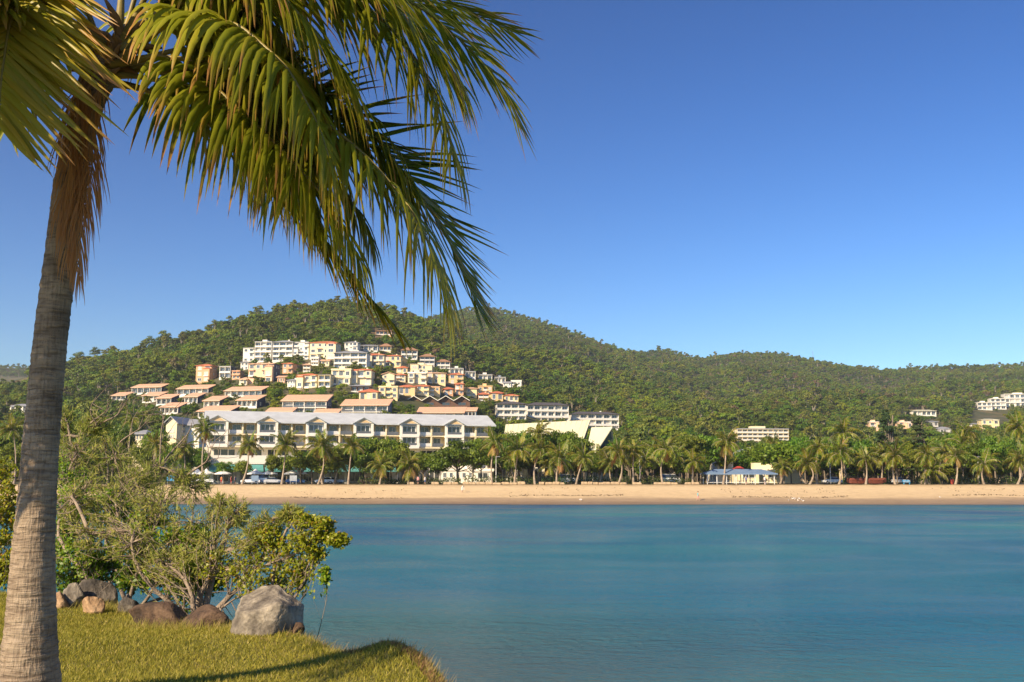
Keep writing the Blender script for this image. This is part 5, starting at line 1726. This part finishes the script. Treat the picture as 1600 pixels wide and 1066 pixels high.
# garden trees and palms scattered between the houses on the hill
cand = 2600
px_ = NR.uniform(180, 960, cand)
py_ = NR.uniform(540, 690, cand)
cnt = {'b': 0, 'p': 0}
pts = []
for a_, b_ in zip(px_, py_):
    Y = hit(a_, b_)
    if Y is None or Y < 282 or Y > 720:
        continue
    x_ = at(a_, b_, Y).x
    if any((abs(x_ - q[0]) < 5 and abs(Y - q[1]) < 7) for q in pts):
        continue
    palmy = R.random() < .25
    h = R.uniform(4, 8.5)
    r = h * .42
    ok = bool(clear_of_buildings(np.array([x_]), np.array([Y]), np.array([hz(x_, Y)]), np.array([h]), np.array([r]), 0.3)[0])
    if not ok:
        continue
    near = any((a_ > q[0] - 30 and a_ < q[1] + 30 and b_ > q[2] - 14 and b_ < q[3] + 24) for q in RECTS)
    if not near:
        continue
    pts.append((x_, Y))
    if palmy and cnt['p'] < 34:
        cnt['p'] += 1
        pb = at(a_, b_, Y)
        ptop = proj(x_, Y, hz(x_, Y) + h * .8)
        beach_palm(a_, b_, ptop[0], ptop[1], Y, 'small palm planted between the houses on the hillside', 'palms between the hillside houses', 700 + cnt['p'], 0.62, 'garden_palm')
    elif cnt['b'] < 170:
        cnt['b'] += 1
        clone(pick(PROTO), (x_, Y, hz(x_, Y) - .3), R.uniform(0, 6.28), (r / 5, r / 5, h / 10), 'leafy garden tree growing between the houses on the hillside', 'garden trees between the hillside houses')

# trees that stand out on the skyline of the nearer hill
k = 0
for px in list(range(100, 690, 9)):
    us, hs, D, y0, ex = LAYERS[0]
    Y = D - R.uniform(0, 14)
    x_ = ray(px + R.uniform(-4, 4), 500)[0] / ray(px, 500)[1] * Y
    z_ = hz(x_, Y)
    if R.random() < .35:
        continue
    h = R.uniform(5, 16) * (1.1 if px < 480 else .85)
    clone(pick(GUMS), (x_, Y, z_ - .5), R.uniform(0, 6.28), (h / 12 * R.uniform(.8, 1.25),) * 2 + (h / 12,), 'slender gum tree standing out on the skyline of the wooded hill above the town', 'gum trees on the near skyline')
for p_ in PROTO + GUMS + TALLP:
    for c_ in list(p_.children):
        bpy.data.objects.remove(c_)
    bpy.data.objects.remove(p_)

# ------------------------------------------------------------------ the forest on the hills: one mass, instanced inside its own mesh
fm = MB()
PA = []
NP = 12
for i in range(NP):
    if i < 7:
        tr, (V, Q) = tree_parts(1000 + i, 9, 4.6, 13, 52, 0.95)
        lm, bm_ = 0, 3
    elif i < 10:
        tr, (V, Q) = tree_parts(1000 + i, 12.5, 3.4, 10, 40, 0.85, low=.5, flat=.85)
        lm, bm_ = 1, 4
    else:
        tr, (V, Q) = tree_parts(1000 + i, 9, 3.6, 8, 20, 1.0, low=.4)
        lm, bm_ = 2, 4
    n0 = fm.n
    fm.add(V, Q, m=lm)
    for v, q, t in tr[:5]:
        fm.add(v, q, t, m=bm_)
    PA.append(np.full(fm.n - n0, i, np.int32))
XS, YS = [], []
for (ya, yb, step) in ((276, 620, 4.6), (620, 1000, 5.2), (1000, 1500, 6.6), (1500, 2150, 7.8), (2150, 2400, 11)):
    yy = np.arange(ya, yb, step)
    for y_ in yy:
        hw = y_ * 0.575
        n = int(2 * hw / step)
        XS.append(np.linspace(-hw, hw, n) + NR.uniform(-.5, .5, n) * step * .95)
        YS.append(y_ + NR.uniform(-.5, .5, n) * step * .95)
X, Y = np.concatenate(XS), np.concatenate(YS)
Z = height(X, Y)
# hidden far sides of the hills are left out
ang = (Z + 14 - CAMZ) / Y
vis = np.ones(len(X), bool)
uu = X / Y
for yq in np.arange(300, 2060, 14):
    zq = height(uu * yq, np.full(len(X), yq))
    vis &= ~((yq < Y - 25) & ((zq - CAMZ) / yq > ang))
X, Y, Z = X[vis], Y[vis], Z[vis]
n = len(X)
sc = (.45 + .75 * NR.uniform(0, 1, n) ** 1.6) * np.where(NR.uniform(size=n) < .08, 1.3, 1)
town = (Y < 720) & (X / Y > -0.42) & (X / Y < 0.12)
sc *= np.where(town & (Y < 640), .72, 1)
kindn = NR.choice(NP, n, p=[.115] * 7 + [.055] * 3 + [.015] * 2)
dryz = (wob(X, Y, 90, 5) > 1.15)
kindn = np.where(dryz & (NR.uniform(size=n) < .18), NR.integers(10, 12, n), kindn)
ok = clear_of_buildings(X, Y, Z, 9 * sc, 4.0 * sc)
# cleared earth slopes by the right-hand houses
pp, qq = proj(X, Y, Z)
ok &= ~((pp > 1515) & (pp < 1580) & (qq > 645) & (qq < 672)) & ~((pp > 1405) & (pp < 1440) & (qq > 640) & (qq < 655)) & ~((pp < 45) & (qq > 590) & (qq < 612))
X, Y, Z, sc, kindn = X[ok], Y[ok], Z[ok], sc[ok], kindn[ok]
n = len(X)
print('forest trees', n, 'rects', len(RECTS), cnt)
fm.add(np.stack([X, Y, Z - .4], 1))
proto = np.concatenate(PA + [np.full(n, -1, np.int32)])
npv = fm.n - n
kindA = np.concatenate([np.zeros(npv, np.int32), kindn.astype(np.int32)])
sclA = np.zeros((fm.n, 3), np.float32)
sclA[npv:] = np.stack([sc * NR.uniform(.9, 1.2, n), sc * NR.uniform(.9, 1.2, n), sc * NR.uniform(.8, 1.2, n)], 1)
rotA = np.zeros((fm.n, 3), np.float32)
rotA[npv:, 2] = NR.uniform(0, 6.28, n)
fme = fm.mesh('forest', [M['leaf_hill'], M['leaf_gum'], M['leaf_dry'], M['bark'], M['palebark']], False,
              {'proto': ('INT', proto), 'kindn': ('INT', kindA), 'scl': ('FLOAT_VECTOR', sclA), 'rotv': ('FLOAT_VECTOR', rotA)})
fo = obj('forest', fme, kind='stuff')
tag(fo, 'dense green forest covering the hills behind the town', 'forest')
ng = bpy.data.node_groups.new('forest_scatter', 'GeometryNodeTree')
ng.interface.new_socket('Geometry', in_out='INPUT', socket_type='NodeSocketGeometry')
ng.interface.new_socket('Geometry', in_out='OUTPUT', socket_type='NodeSocketGeometry')
gi, go = ng.nodes.new('NodeGroupInput'), ng.nodes.new('NodeGroupOutput')


def named(nm, ty):
    a_ = ng.nodes.new('GeometryNodeInputNamedAttribute')
    a_.data_type = ty
    a_.inputs['Name'].default_value = nm
    return a_.outputs['Attribute']


pr = named('proto', 'INT')
jo = ng.nodes.new('GeometryNodeJoinGeometry')


def sep(val):
    c_ = ng.nodes.new('FunctionNodeCompare')
    c_.data_type = 'INT'
    c_.operation = 'EQUAL'
    ia = [s for s in c_.inputs if s.type == 'INT']
    ng.links.new(pr, ia[0])
    ia[1].default_value = val
    s_ = ng.nodes.new('GeometryNodeSeparateGeometry')
    s_.domain = 'POINT'
    ng.links.new(gi.outputs[0], s_.inputs['Geometry'])
    ng.links.new(c_.outputs[0], s_.inputs['Selection'])
    return s_.outputs['Selection']


for i in range(NP):
    gt = ng.nodes.new('GeometryNodeGeometryToInstance')
    ng.links.new(sep(NP - 1 - i), gt.inputs[0])
    ng.links.new(gt.outputs[0], jo.inputs[0])
ip = ng.nodes.new('GeometryNodeInstanceOnPoints')
ng.links.new(sep(-1), ip.inputs['Points'])
ng.links.new(jo.outputs[0], ip.inputs['Instance'])
ip.inputs['Pick Instance'].default_value = True
ng.links.new(named('kindn', 'INT'), ip.inputs['Instance Index'])
er = ng.nodes.new('FunctionNodeEulerToRotation')
ng.links.new(named('rotv', 'FLOAT_VECTOR'), er.inputs[0])
ng.links.new(er.outputs[0], ip.inputs['Rotation'])
ng.links.new(named('scl', 'FLOAT_VECTOR'), ip.inputs['Scale'])
ng.links.new(ip.outputs[0], go.inputs[0])
md = fo.modifiers.new('scatter', 'NODES')
md.node_group = ng

# ------------------------------------------------------------------ hedges and the stone edge of the beach
def hedge(px0, px1, Y, h, label, seed):
    rng = np.random.default_rng(seed)
    a_, b_ = at(px0, 750, Y), at(px1, 750, Y)
    Lh = b_.x - a_.x
    n = int(Lh * 90)
    C_ = np.stack([rng.uniform(0, Lh, n), rng.uniform(-.8, .8, n), rng.uniform(0, 1, n) ** .7 * h * (.8 + .2 * np.sin(rng.uniform(0, 6, n)))], 1)
    C_[:, 2] *= 1 + .18 * np.sin(C_[:, 0] * 1.3) + .1 * np.sin(C_[:, 0] * 3.7)
    N_ = rng.normal(0, .6, (n, 3)) + [0, -.6, .5]
    V, Q = leafq(C_, N_, rng.uniform(.2, .4, n), .22, 0, rng)
    th = thing('hedge', label, 'hedge', (a_.x, Y, FLAT))
    obj('foliage', MB().add(V, Q).mesh('hedge_foliage', M['leaf_hedge']), th, kind='stuff')
    st = MB()
    for i in range(int(Lh / 1.2)):
        x_ = .6 + i * 1.2
        v, q, t = tube([(x_, 0, -.1), (x_ + .1, .1, h * .4), (x_ - .1, 0, h * .8)], [.05, .04, .02], 5)
        st.add(v, q, t)
    obj('stems', st.mesh('hedge_stems', M['bark']), th, kind='stuff')


hedge(560, 720, 220.5, 1.5, 'dark clipped hedge below the round fig tree', 1)
hedge(726, 840, 221, 1.8, 'dark hedge behind the first palms past the fig tree', 2)
hedge(846, 935, 221.5, 1.9, 'dark hedge in front of the cream roofed restaurant', 3)
hedge(940, 1086, 221, 1.6, 'long dark hedge between the restaurant and the blue roofed shelter', 4)
hedge(1318, 1392, 222, 1.3, 'low hedge behind the rust red covered boats', 5)
hedge(1424, 1600, 222, 1.9, 'dark hedge under the palms past the dark conifers', 6)

import bmesh
BLK = []
for i in range(4):
    bm = bmesh.new()
    bmesh.ops.create_cube(bm, size=1.0)
    bmesh.ops.bevel(bm, geom=bm.edges[:], offset=.12, segments=1, affect='EDGES')
    rng = random.Random(i)
    for v in bm.verts:
        v.co += Vector((rng.uniform(-.05, .05), rng.uniform(-.05, .05), rng.uniform(-.07, .07)))
    me = bpy.data.meshes.new('stone_block')
    bm.to_mesh(me)
    bm.free()
    me.materials.append(M['stone'])
    BLK.append(me)
for nm, (p0, p1), lab in (('stone_edging', (640, 935), 'broken line of sandstone blocks along the beach below the restaurant hedge'),
                          ('stone_edging', (940, 1090), 'line of sandstone blocks along the beach below the long hedge')):
    th = thing(nm, lab, 'stone edging', (at((p0 + p1) / 2, 756, 215.6).x, 215.6, FLAT))
    x_ = at(p0, 756, 215.6).x
    xe = at(p1, 756, 215.6).x
    while x_ < xe:
        w_ = R.uniform(.9, 2.0)
        if R.random() < .72:
            obj('block', pick(BLK), th, (x_ - th.location.x + w_ / 2, R.uniform(-.2, .2), R.uniform(.0, .18)), (0, 0, R.uniform(-.1, .1)), (w_ * .93, .8, R.uniform(.6, .95)))
        x_ += w_


# ------------------------------------------------------------------ cars, umbrellas, people and other small things
def car(px, Y, mat, rz, label, kind='sedan', py=753):
    b = at(px, py, Y)
    th = thing('parked_car', label, 'car', (b.x, Y, 3.505), rad(rz), 'cars parked along the beach road')
    if kind == 'van':
        prof = [(-2.3, .35), (2.3, .35), (2.35, .8), (2.1, 1.15), (1.5, 1.3), (-2.3, 1.3)]
        cab = [(-2.28, 1.28), (1.55, 1.28), (.95, 2.05), (-2.2, 2.1)]
    elif kind == 'ute':
        prof = [(-2.45, .4), (2.35, .4), (2.4, .8), (2.2, 1.02), (1.0, 1.08), (-2.45, 1.08)]
        cab = [(-.75, 1.06), (1.05, 1.06), (.45, 1.66), (-.6, 1.68)]
    else:
        prof = [(-2.15, .32), (2.15, .32), (2.2, .62), (1.95, .85), (.95, .95), (-1.75, .97), (-2.15, .85)]
        cab = [(-1.75, .95), (1.0, .93), (.25, 1.42), (-1.15, 1.44)]

    def prism(pr, w0, w1, m_, mi=0):
        n_ = len(pr)
        zmin, zmax = min(p[1] for p in pr), max(p[1] for p in pr)
        V = []
        for s_ in (-1, 1):
            for x_, z_ in pr:
                V.append((x_, s_ * (w0 + (w1 - w0) * (z_ - zmin) / (zmax - zmin)), z_))
        Q = [(i, (i + 1) % n_, n_ + (i + 1) % n_, n_ + i) for i in range(n_)]
        T = [(0, i + 1, i) for i in range(1, n_ - 1)] + [(n_, n_ + i, n_ + i + 1) for i in range(1, n_ - 1)]
        m_.add(V, Q, T, m=mi)
    m_ = MB()
    prism(prof, .86, .80, m_)
    top = sorted(cab, key=lambda p: p[1])[2:]
    xa, xb = min(p[0] for p in top), max(p[0] for p in top)
    zt = max(p[1] for p in top)
    m_.box(xa, xb, -.62, .62, zt - .03, zt + .04)
    obj('body', m_.mesh('car_body', M[mat]), th)
    m_ = MB()
    prism(cab, .77, .60, m_)
    obj('window_glass', m_.mesh('car_glass', M['glass']), th)
    for sx in (-1.35, 1.35):
        for sy in (-.78, .78):
            V, Q, T = tube([(sx, sy - .11, .32), (sx, sy + .11, .32)], [.32, .32], 14)
            w_ = obj('wheel', MB().add(V, Q, T).mesh('wheel', M['tyre']), th)
            V, Q, T = tube([(sx, sy - .125, .32), (sx, sy + .125, .32)], [.18, .18], 10)
            obj('rim', MB().add(V, Q, T).mesh('rim', M['hub']), w_)
    for s_ in (-.6, .6):
        bx('headlight', 'lamp', th, 2.12, 2.2, s_ - .16, s_ + .16, .62, .76)
        bx('tail_light', 'redpaint', th, -2.2, -2.12, s_ - .16, s_ + .16, .66, .8)
    return th


for a_, Y, m_, rz, lab, kd in [
    (318, 228, 'car_white', 4, 'white utility car parked by the leftmost white umbrella', 'ute'),
    (392, 228, 'car_white', 184, 'white sedan parked below the middle umbrellas', 'sedan'),
    (411, 229.5, 'car_white', 0, 'white van parked between the two central umbrellas', 'van'),
    (428, 227, 'car_silver', 6, 'silver sedan parked beside the blue sign post', 'sedan'),
    (462, 228, 'car_blue', 2, 'dark blue sedan parked past the last umbrella', 'sedan'),
    (508, 228, 'car_white', 178, 'white sedan parked in the shade of the hotel trees', 'sedan'),
    (523, 229.6, 'car_silver', 3, 'silver sedan parked half behind a palm trunk', 'sedan'),
    (578, 228, 'car_red', 0, 'red sedan parked under the trees by the hotel', 'sedan'),
    (1048, 229, 'car_white', 2, 'white van parked behind the long dark hedge', 'van'),
    (1300, 230, 'car_white', 182, 'white sedan parked behind the palms past the rain tree', 'sedan'),
    (1405, 231, 'car_silver', 0, 'silver sedan parked between the two dark conifers', 'sedan'),
    (890, 230, 'car_silver', 0, 'silver van parked in front of the restaurant', 'van'),
]:
    car(a_, Y, m_, rz, lab, kd)

UM = []


def umbrella(px, Y, label, r=1.9, hgt=3.4):
    b = at(px, 752, Y)
    th = thing('market_umbrella', label, 'umbrella', (b.x, Y, FLAT), R.uniform(0, 1), 'white market umbrellas in front of the hotel')
    V, Q, T = tube([(0, 0, 0), (0, 0, 1.5), (0, 0, hgt - .1)], [.05, .05, .04], 8)
    obj('pole', MB().add(V, Q, T).mesh('pole', M['rail']), th)
    bx('base', 'metal', th, -.4, .4, -.4, .4, 0, .12)
    n = 8
    V, Q, T = [(0, 0, hgt + .1)], [], []
    for i in range(n):
        a_ = i * math.tau / n
        V += [(math.cos(a_) * r * .35, math.sin(a_) * r * .35, hgt - .55), (math.cos(a_) * r, math.sin(a_) * r, hgt - 1.05), (math.cos(a_) * r, math.sin(a_) * r, hgt - 1.25)]
    for i in range(n):
        p_, q_ = 1 + i * 3, 1 + ((i + 1) % n) * 3
        T.append((0, p_, q_))
        Q += [(p_, p_ + 1, q_ + 1, q_), (p_ + 1, p_ + 2, q_ + 2, q_ + 1)]
    obj('canopy', MB().add(V, Q, T).mesh('canopy', M['canvas']), th)


for i, (a_, Y) in enumerate([(308, 230), (322, 229.5), (348, 229.5), (399, 229.5), (421, 229.5), (456, 229.5), (468, 231)]):
    umbrella(a_, Y, 'white market umbrella before the hotel, %s counted from the white utility car' % ORD[i])


def person(px, py, Y, shirt, trousers, label, pose='stand', rz=0.0, bag=None):
    b = at(px, py, Y)
    zg = max(float(beach_z(np.array(b.x), np.array(Y))) if Y < 214 else hz(b.x, Y), 0) + .02
    b.z = zg
    th = thing('person', label, 'person', b, rz)
    V, E, rd_ = [], [], []

    def ch(pts, start=None):
        prev = start
        for p, r_ in pts:
            V.append(p)
            rd_.append(r_)
            if prev is not None:
                E.append((prev, len(V) - 1))
            prev = len(V) - 1
        return prev
    st = .22 if pose == 'walk' else .02
    if pose == 'bend':
        hip, ch_, nk, hd = (0, .0, .92), (.0, -.28, 1.18), (0, -.45, 1.22), (0, -.60, 1.20)
        h1, h2 = ((-.17, -.42, .85), (-.15, -.52, .60)), ((.17, -.42, .85), (.15, -.52, .60))
    else:
        hip, ch_, nk, hd = (0, 0, .95), (0, .01, 1.32), (0, 0, 1.50), (0, -.02, 1.64)
        h1, h2 = ((-.27, .10 * (pose == 'walk'), 1.12), (-.28, -.02, .86)), ((.27, -.10 * (pose == 'walk'), 1.12), (.28, -.16 * (pose == 'walk'), .88))
    pel = ch([(hip, .15)])
    che = ch([(((hip[0] + ch_[0]) / 2, (hip[1] + ch_[1]) / 2, (hip[2] + ch_[2]) / 2), .135), (ch_, .16)], pel)
    nke = ch([(nk, .055)], che)
    ch([(hd, .10), ((hd[0], hd[1] - .01 - (.06 if pose == 'bend' else 0), hd[2] + (.08 if pose != 'bend' else .0)), .085)], nke)
    for s_, (el, ha) in ((-1, h1), (1, h2)):
        ch([((s_ * .19, ch_[1], ch_[2] + .08), .065), (el, .045), (ha, .034), ((ha[0], ha[1] - .02, ha[2] - .10), .036)], che)
        y_ = s_ * st
        ch([((s_ * .10, 0, .88), .10), ((s_ * .11, y_ * .5 - .03, .48), .066), ((s_ * .11, y_, .09), .042), ((s_ * .12, y_ - .14, .04), .035)], pel)
    me = bpy.data.meshes.new('body_skin')
    me.from_pydata(V, E, [])
    o = bpy.data.objects.new('tmp', me)
    COL.objects.link(o)
    o.modifiers.new('s', 'SKIN')
    for v, r_ in zip(me.skin_vertices[0].data, rd_):
        v.radius = (r_, r_)
        v.use_root = False
    me.skin_vertices[0].data[0].use_root = True
    sb = o.modifiers.new('u', 'SUBSURF')
    sb.levels = 1
    sb.render_levels = 1
    dg = bpy.context.evaluated_depsgraph_get()
    m2 = bpy.data.meshes.new_from_object(o.evaluated_get(dg))
    bpy.data.objects.remove(o)
    m2.materials.clear()
    for k_ in ('skin', shirt, trousers):
        m2.materials.append(M[k_])
    for p in m2.polygons:
        c = p.center
        p.use_smooth = True
        ish = c.z > .92 and (c - Vector(hd)).length > .16 and not (abs(c.x) > .225)
        p.material_index = 1 if ish else (2 if .45 < c.z <= .92 and abs(c.x) < .22 else 0)
    obj('body', m2, th)
    bm = bmesh.new()
    bmesh.ops.create_icosphere(bm, subdivisions=2, radius=.118)
    for v in bm.verts:
        if v.co.z < -.02 and v.co.y < .03:
            v.co *= .8
    me = bpy.data.meshes.new('hair')
    bm.to_mesh(me)
    bm.free()
    me.materials.append(M['hair'])
    obj('hair', me, th, (hd[0], hd[1] + .02, hd[2] + .05))


person(722, 773, 203, 'cloth_white', 'cloth_white', 'person in white bending down on the open sand', 'bend', .6)
person(1091, 784, 192.5, 'cloth_teal', 'cloth_pink', 'person in a teal top and pink shorts walking at the edge of the water', 'walk', -1.2)
person(346, 753, 223, 'cloth_orange', 'cloth_red', 'person in an orange top standing by the hotel umbrellas', 'stand', .3)
person(361, 753, 223, 'cloth_red', 'cloth_red', 'person in red walking past the hotel umbrellas', 'walk', 1.4)
person(367, 753, 223.5, 'cloth_blue', 'cloth_dark', 'person in dark blue walking behind the person in red', 'walk', 1.4)
person(653, 755, 217, 'cloth_pink', 'cloth_dark', 'person in pink standing in the shade of the hedge', 'stand', -.4)
person(664, 753, 219, 'cloth_white', 'cloth_blue', 'person in a white top standing beside the person in pink', 'stand', .4)
person(1195, 755, 218, 'cloth_white', 'cloth_dark', 'person in a white top standing at the blue roofed shelter', 'stand', .2)
person(1166, 755, 218.5, 'cloth_blue', 'cloth_dark', 'person in blue standing under the blue roofed shelter', 'stand', -1)

# blue roofed beach shelter
sh = thing('beach_shelter', 'long open beach shelter with blue grey roof on white posts', 'shelter', (at(1158, 756, 219).x, 219, FLAT))
ws = 108 * 219 / F
RR = roof_mesh('hip', ws, 5, 1.0, .4, 'blueroof')
obj('roof', RR, sh, (0, 0, 2.3))
for j in range(8):
    for y_ in (.2, 4.8):
        bx('post', 'rail', sh, -ws / 2 + .3 + j * (ws - .6) / 7 - .08, -ws / 2 + .3 + j * (ws - .6) / 7 + .08, y_ - .08, y_ + .08, -.1, 2.28)
for j in range(5):
    x_ = -ws / 2 + 2 + j * 2.9
    bx('table_top', 'metal', sh, x_ - .8, x_ + .8, 2.0, 2.9, .70, .76)
    bx('table_leg', 'metal', sh, x_ - .1, x_ + .1, 2.35, 2.55, -.02, .70)
for j in range(12):
    bx('rail_panel', 'rail', sh, -ws / 2 + .4 + j * (ws - .8) / 12, -ws / 2 + .3 + (j + 1) * (ws - .8) / 12, -.05, .0, .35, .45)
gz_ = thing('red_gazebo', 'small gazebo with red hip roof standing behind the blue roofed shelter', 'gazebo', (at(1157, 752, 230).x, 230, FLAT))
obj('roof', roof_mesh('hip', 3.0, 3.0, 1.0, .3, 'redpaint'), gz_, (0, 0, 3.0))
for sx in (-1.4, 1.4):
    for sy in (.1, 2.9):
        bx('post', 'rail', gz_, sx - .07, sx + .07, sy - .07, sy + .07, -.05, 3.0)
# beach equipment
for px, Y, lab in ((1341, 219, 'rust red covered boat on the grass, the one nearer the rain tree'), (1368, 217.5, 'rust red covered boat on the grass beside a slim palm')):
    b = at(px, 757, Y)
    bt = thing('covered_boat', lab, 'boat', (b.x, Y, FLAT), rad(R.uniform(-8, 8)))
    m_ = MB()
    st = [(-2.4, .25, .5), (-1.6, .7, .35), (0, .85, .3), (1.4, .7, .35), (2.5, .06, .65)]
    for k_, (x_, w_, z_) in enumerate(st):
        m_.add([(x_, -w_, .95), (x_, -w_ * .6, z_ - .15), (x_, w_ * .6, z_ - .15), (x_, w_, .95)])
    Q = []
    for k_ in range(4):
        for j in range(3):
            Q.append((k_ * 4 + j, k_ * 4 + j + 1, k_ * 4 + j + 5, k_ * 4 + j + 4))
    V = np.concatenate(m_.v)
    m2 = MB().add(V, Q + [(0, 3, 2, 1), (16, 17, 18, 19)])
    obj('hull', m2.mesh('hull', M['rust']), bt)
    m2 = MB()
    m2.add([(x_, s_ * w_ * 1.03, .93) for x_, w_, z_ in st for s_ in (-1, 1)] + [(x_, 0, 1.35) for x_, w_, z_ in st],
           [(2 * k_, 2 * k_ + 2, 11 + k_, 10 + k_) for k_ in range(4)] + [(2 * k_ + 3, 2 * k_ + 1, 10 + k_, 11 + k_) for k_ in range(4)], [(0, 10, 1)])
    obj('cover', m2.mesh('cover', M['rust']), bt)
bn = thing('beach_bench', 'bright blue bench at the top of the sand between two palms', 'bench', (at(1417, 760, 216.3).x, 216.3, FLAT))
for j in range(3):
    bx('seat_slat', 'bluepaint', bn, -.8, .8, -.2 + j * .16, -.07 + j * .16, .42, .47)
for j in range(2):
    bx('back_slat', 'bluepaint', bn, -.8, .8, .30, .35, .60 + j * .18, .73 + j * .18)
for s_ in (-.6, .6):
    bx('leg', 'bluepaint', bn, s_ - .04, s_ + .04, -.15, .33, 0, .42)
bi = thing('red_bin', 'red litter bin under the palms past the dark conifers', 'bin', (at(1488, 758, 218).x, 218, FLAT))
V, Q, T = tube([(0, 0, 0), (0, 0, .5), (0, 0, 1.05)], [.32, .36, .38], 12)
obj('drum', MB().add(V, Q, T).mesh('drum', M['redpaint'], True), bi)
V, Q, T = tube([(0, 0, 1.06), (0, 0, 1.16), (0, 0, 1.28)], [.40, .36, .1], 12)
obj('lid', MB().add(V, Q, T).mesh('lid', M['tyre'], True), bi)
for px, Y, mat, lab in ((266, 222, 'bluepaint', 'blue board sign on a post seen through the thicket'), (398, 222, 'blueroof', 'grey blue board sign standing on the sand by the umbrellas'), (458, 221.5, 'metal', 'pale grey board sign beside the leaning hotel palm')):
    b = at(px, 757, Y)
    sg = thing('board_sign', lab, 'sign', (b.x, Y, FLAT))
    bx('board', mat, sg, -.8, .8, -.04, .04, .7, 1.9)
    for s_ in (-.65, .65):
        bx('post', 'metal', sg, s_ - .05, s_ + .05, .05, .13, -.1, 1.85)
for i, (px, Y, lab) in enumerate([(1298, 226, 'slim white lamp post behind the palms past the rain tree'), (775, 224, 'slim white lamp post beside the first palm past the fig tree'), (1000, 225, 'slim white lamp post behind the long dark hedge'), (1530, 226, 'slim white lamp post under the palms near the wooded slope')]):
    lp = thing('lamp_post', lab, 'lamp post', (at(px, 755, Y).x, Y, FLAT))
    V, Q, T = tube([(0, 0, 0), (0, 0, 3), (0, 0, 6)], [.09, .07, .05], 8)
    obj('pole', MB().add(V, Q, T).mesh('pole', M['rail']), lp)
    bx('lamp_head', 'metal', lp, -.1, .9, -.12, .12, 6.0, 6.14)
n = 2600
wx = NR.uniform(-110, 115, n)
wy = 197.6 + 1.1 * np.sin(wx / 11.0) + .6 * np.sin(wx / 3.7 + 1) + NR.normal(0, .35, n) + np.where(NR.uniform(size=n) < .2, NR.uniform(3, 11, n), 0)
kp = np.sin(wx / 7.0) + .7 * np.sin(wx / 2.3) > -.25
wx, wy = wx[kp], wy[kp]
C_ = np.stack([wx, wy, beach_z(wx, wy) + .05], 1)
V, Q = leafq(C_, NR.normal(0, .4, (len(wx), 3)) + [0, -.3, 1], NR.uniform(.15, .6, len(wx)), .16)
g = obj('seaweed', MB().add(V, Q).mesh('seaweed', mk('dry_seaweed', (0.10, 0.065, 0.035), .9, 3, .4)), kind='stuff')
tag(g, 'broken line of dry brown seaweed left along the beach by the tide', 'seaweed')
# radio mast on the far ridge
us, hs, D, y0, ex = LAYERS[2]
Ym = D - 6
xm = ray(1270, 552)[0] / ray(1270, 552)[1] * Ym
zm = hz(xm, Ym)
ms_ = thing('radio_mast', 'thin lattice radio mast on the crest of the far right hill', 'mast', (xm, Ym, zm))
for sx, sy in ((-1, -1), (1, -1), (0, 1)):
    V, Q, T = tube([(sx, sy, -1), (sx * .6, sy * .6, 14), (sx * .2, sy * .2, 27)], [.16, .13, .1], 5)
    obj('leg', MB().add(V, Q, T).mesh('mast_leg', M['metal']), ms_)
for k_ in range(9):
    z_ = 2 + k_ * 2.7
    s_ = 1 - z_ / 34
    bx('brace', 'metal', ms_, -s_, s_, -s_ - .05, -s_ + .05, z_, z_ + .15)
# gulls on the wet sand
gm_ = MB()
V, Q, T = tube([(-.22, 0, .20), (-.12, 0, .22), (.05, 0, .23), (.14, 0, .30), (.20, 0, .34), (.28, 0, .33)], [.01, .06, .085, .05, .045, .008], 8)
gm_.add(V, Q, T)
GUL = gm_.mesh('gull_body', M['canvas'], True)
gl_ = MB()
for s_ in (-.03, .03):
    V, Q, T = tube([(0, s_, 0), (0, s_, .1), (0, s_, .2)], [.012, .01, .01], 4)
    gl_.add(V, Q, T)
GLEG = gl_.mesh('gull_legs', M['ochre'])
for i in range(14):
    px = R.uniform(1230, 1262) if i < 9 else R.choice([1433, 1472, 1240, 1190, 905]) + R.uniform(-4, 4)
    Y = R.uniform(191.5, 195)
    x_ = at(px, 780, Y).x
    gu = thing('seagull', 'white seagull standing on the wet sand', 'seagull', (x_, Y, max(0, float(beach_z(np.array(x_), np.array(Y))))), R.uniform(0, 6.28), 'seagulls on the wet sand')
    obj('body', GUL, gu)
    obj('legs', GLEG, gu)

# ------------------------------------------------------------------ haze
hb = MB().box(-3000, 3000, -100, 3200, -6, 420)
hm = bpy.data.materials.new('haze_air')
hm.use_nodes = True
nt = hm.node_tree
nt.nodes.remove(nt.nodes['Principled BSDF'])
pv = nt.nodes.new('ShaderNodeVolumePrincipled')
pv.inputs['Color'].default_value = (0.86, 0.92, 1.0, 1)
pv.inputs['Density'].default_value = 0.00011
pv.inputs['Anisotropy'].default_value = 0.2
nt.links.new(pv.outputs[0], nt.nodes['Material Output'].inputs['Volume'])
ho = obj('haze', hb.mesh('haze', hm), kind='stuff')
tag(ho, 'thin bluish haze over the bay and the far hills', 'haze')
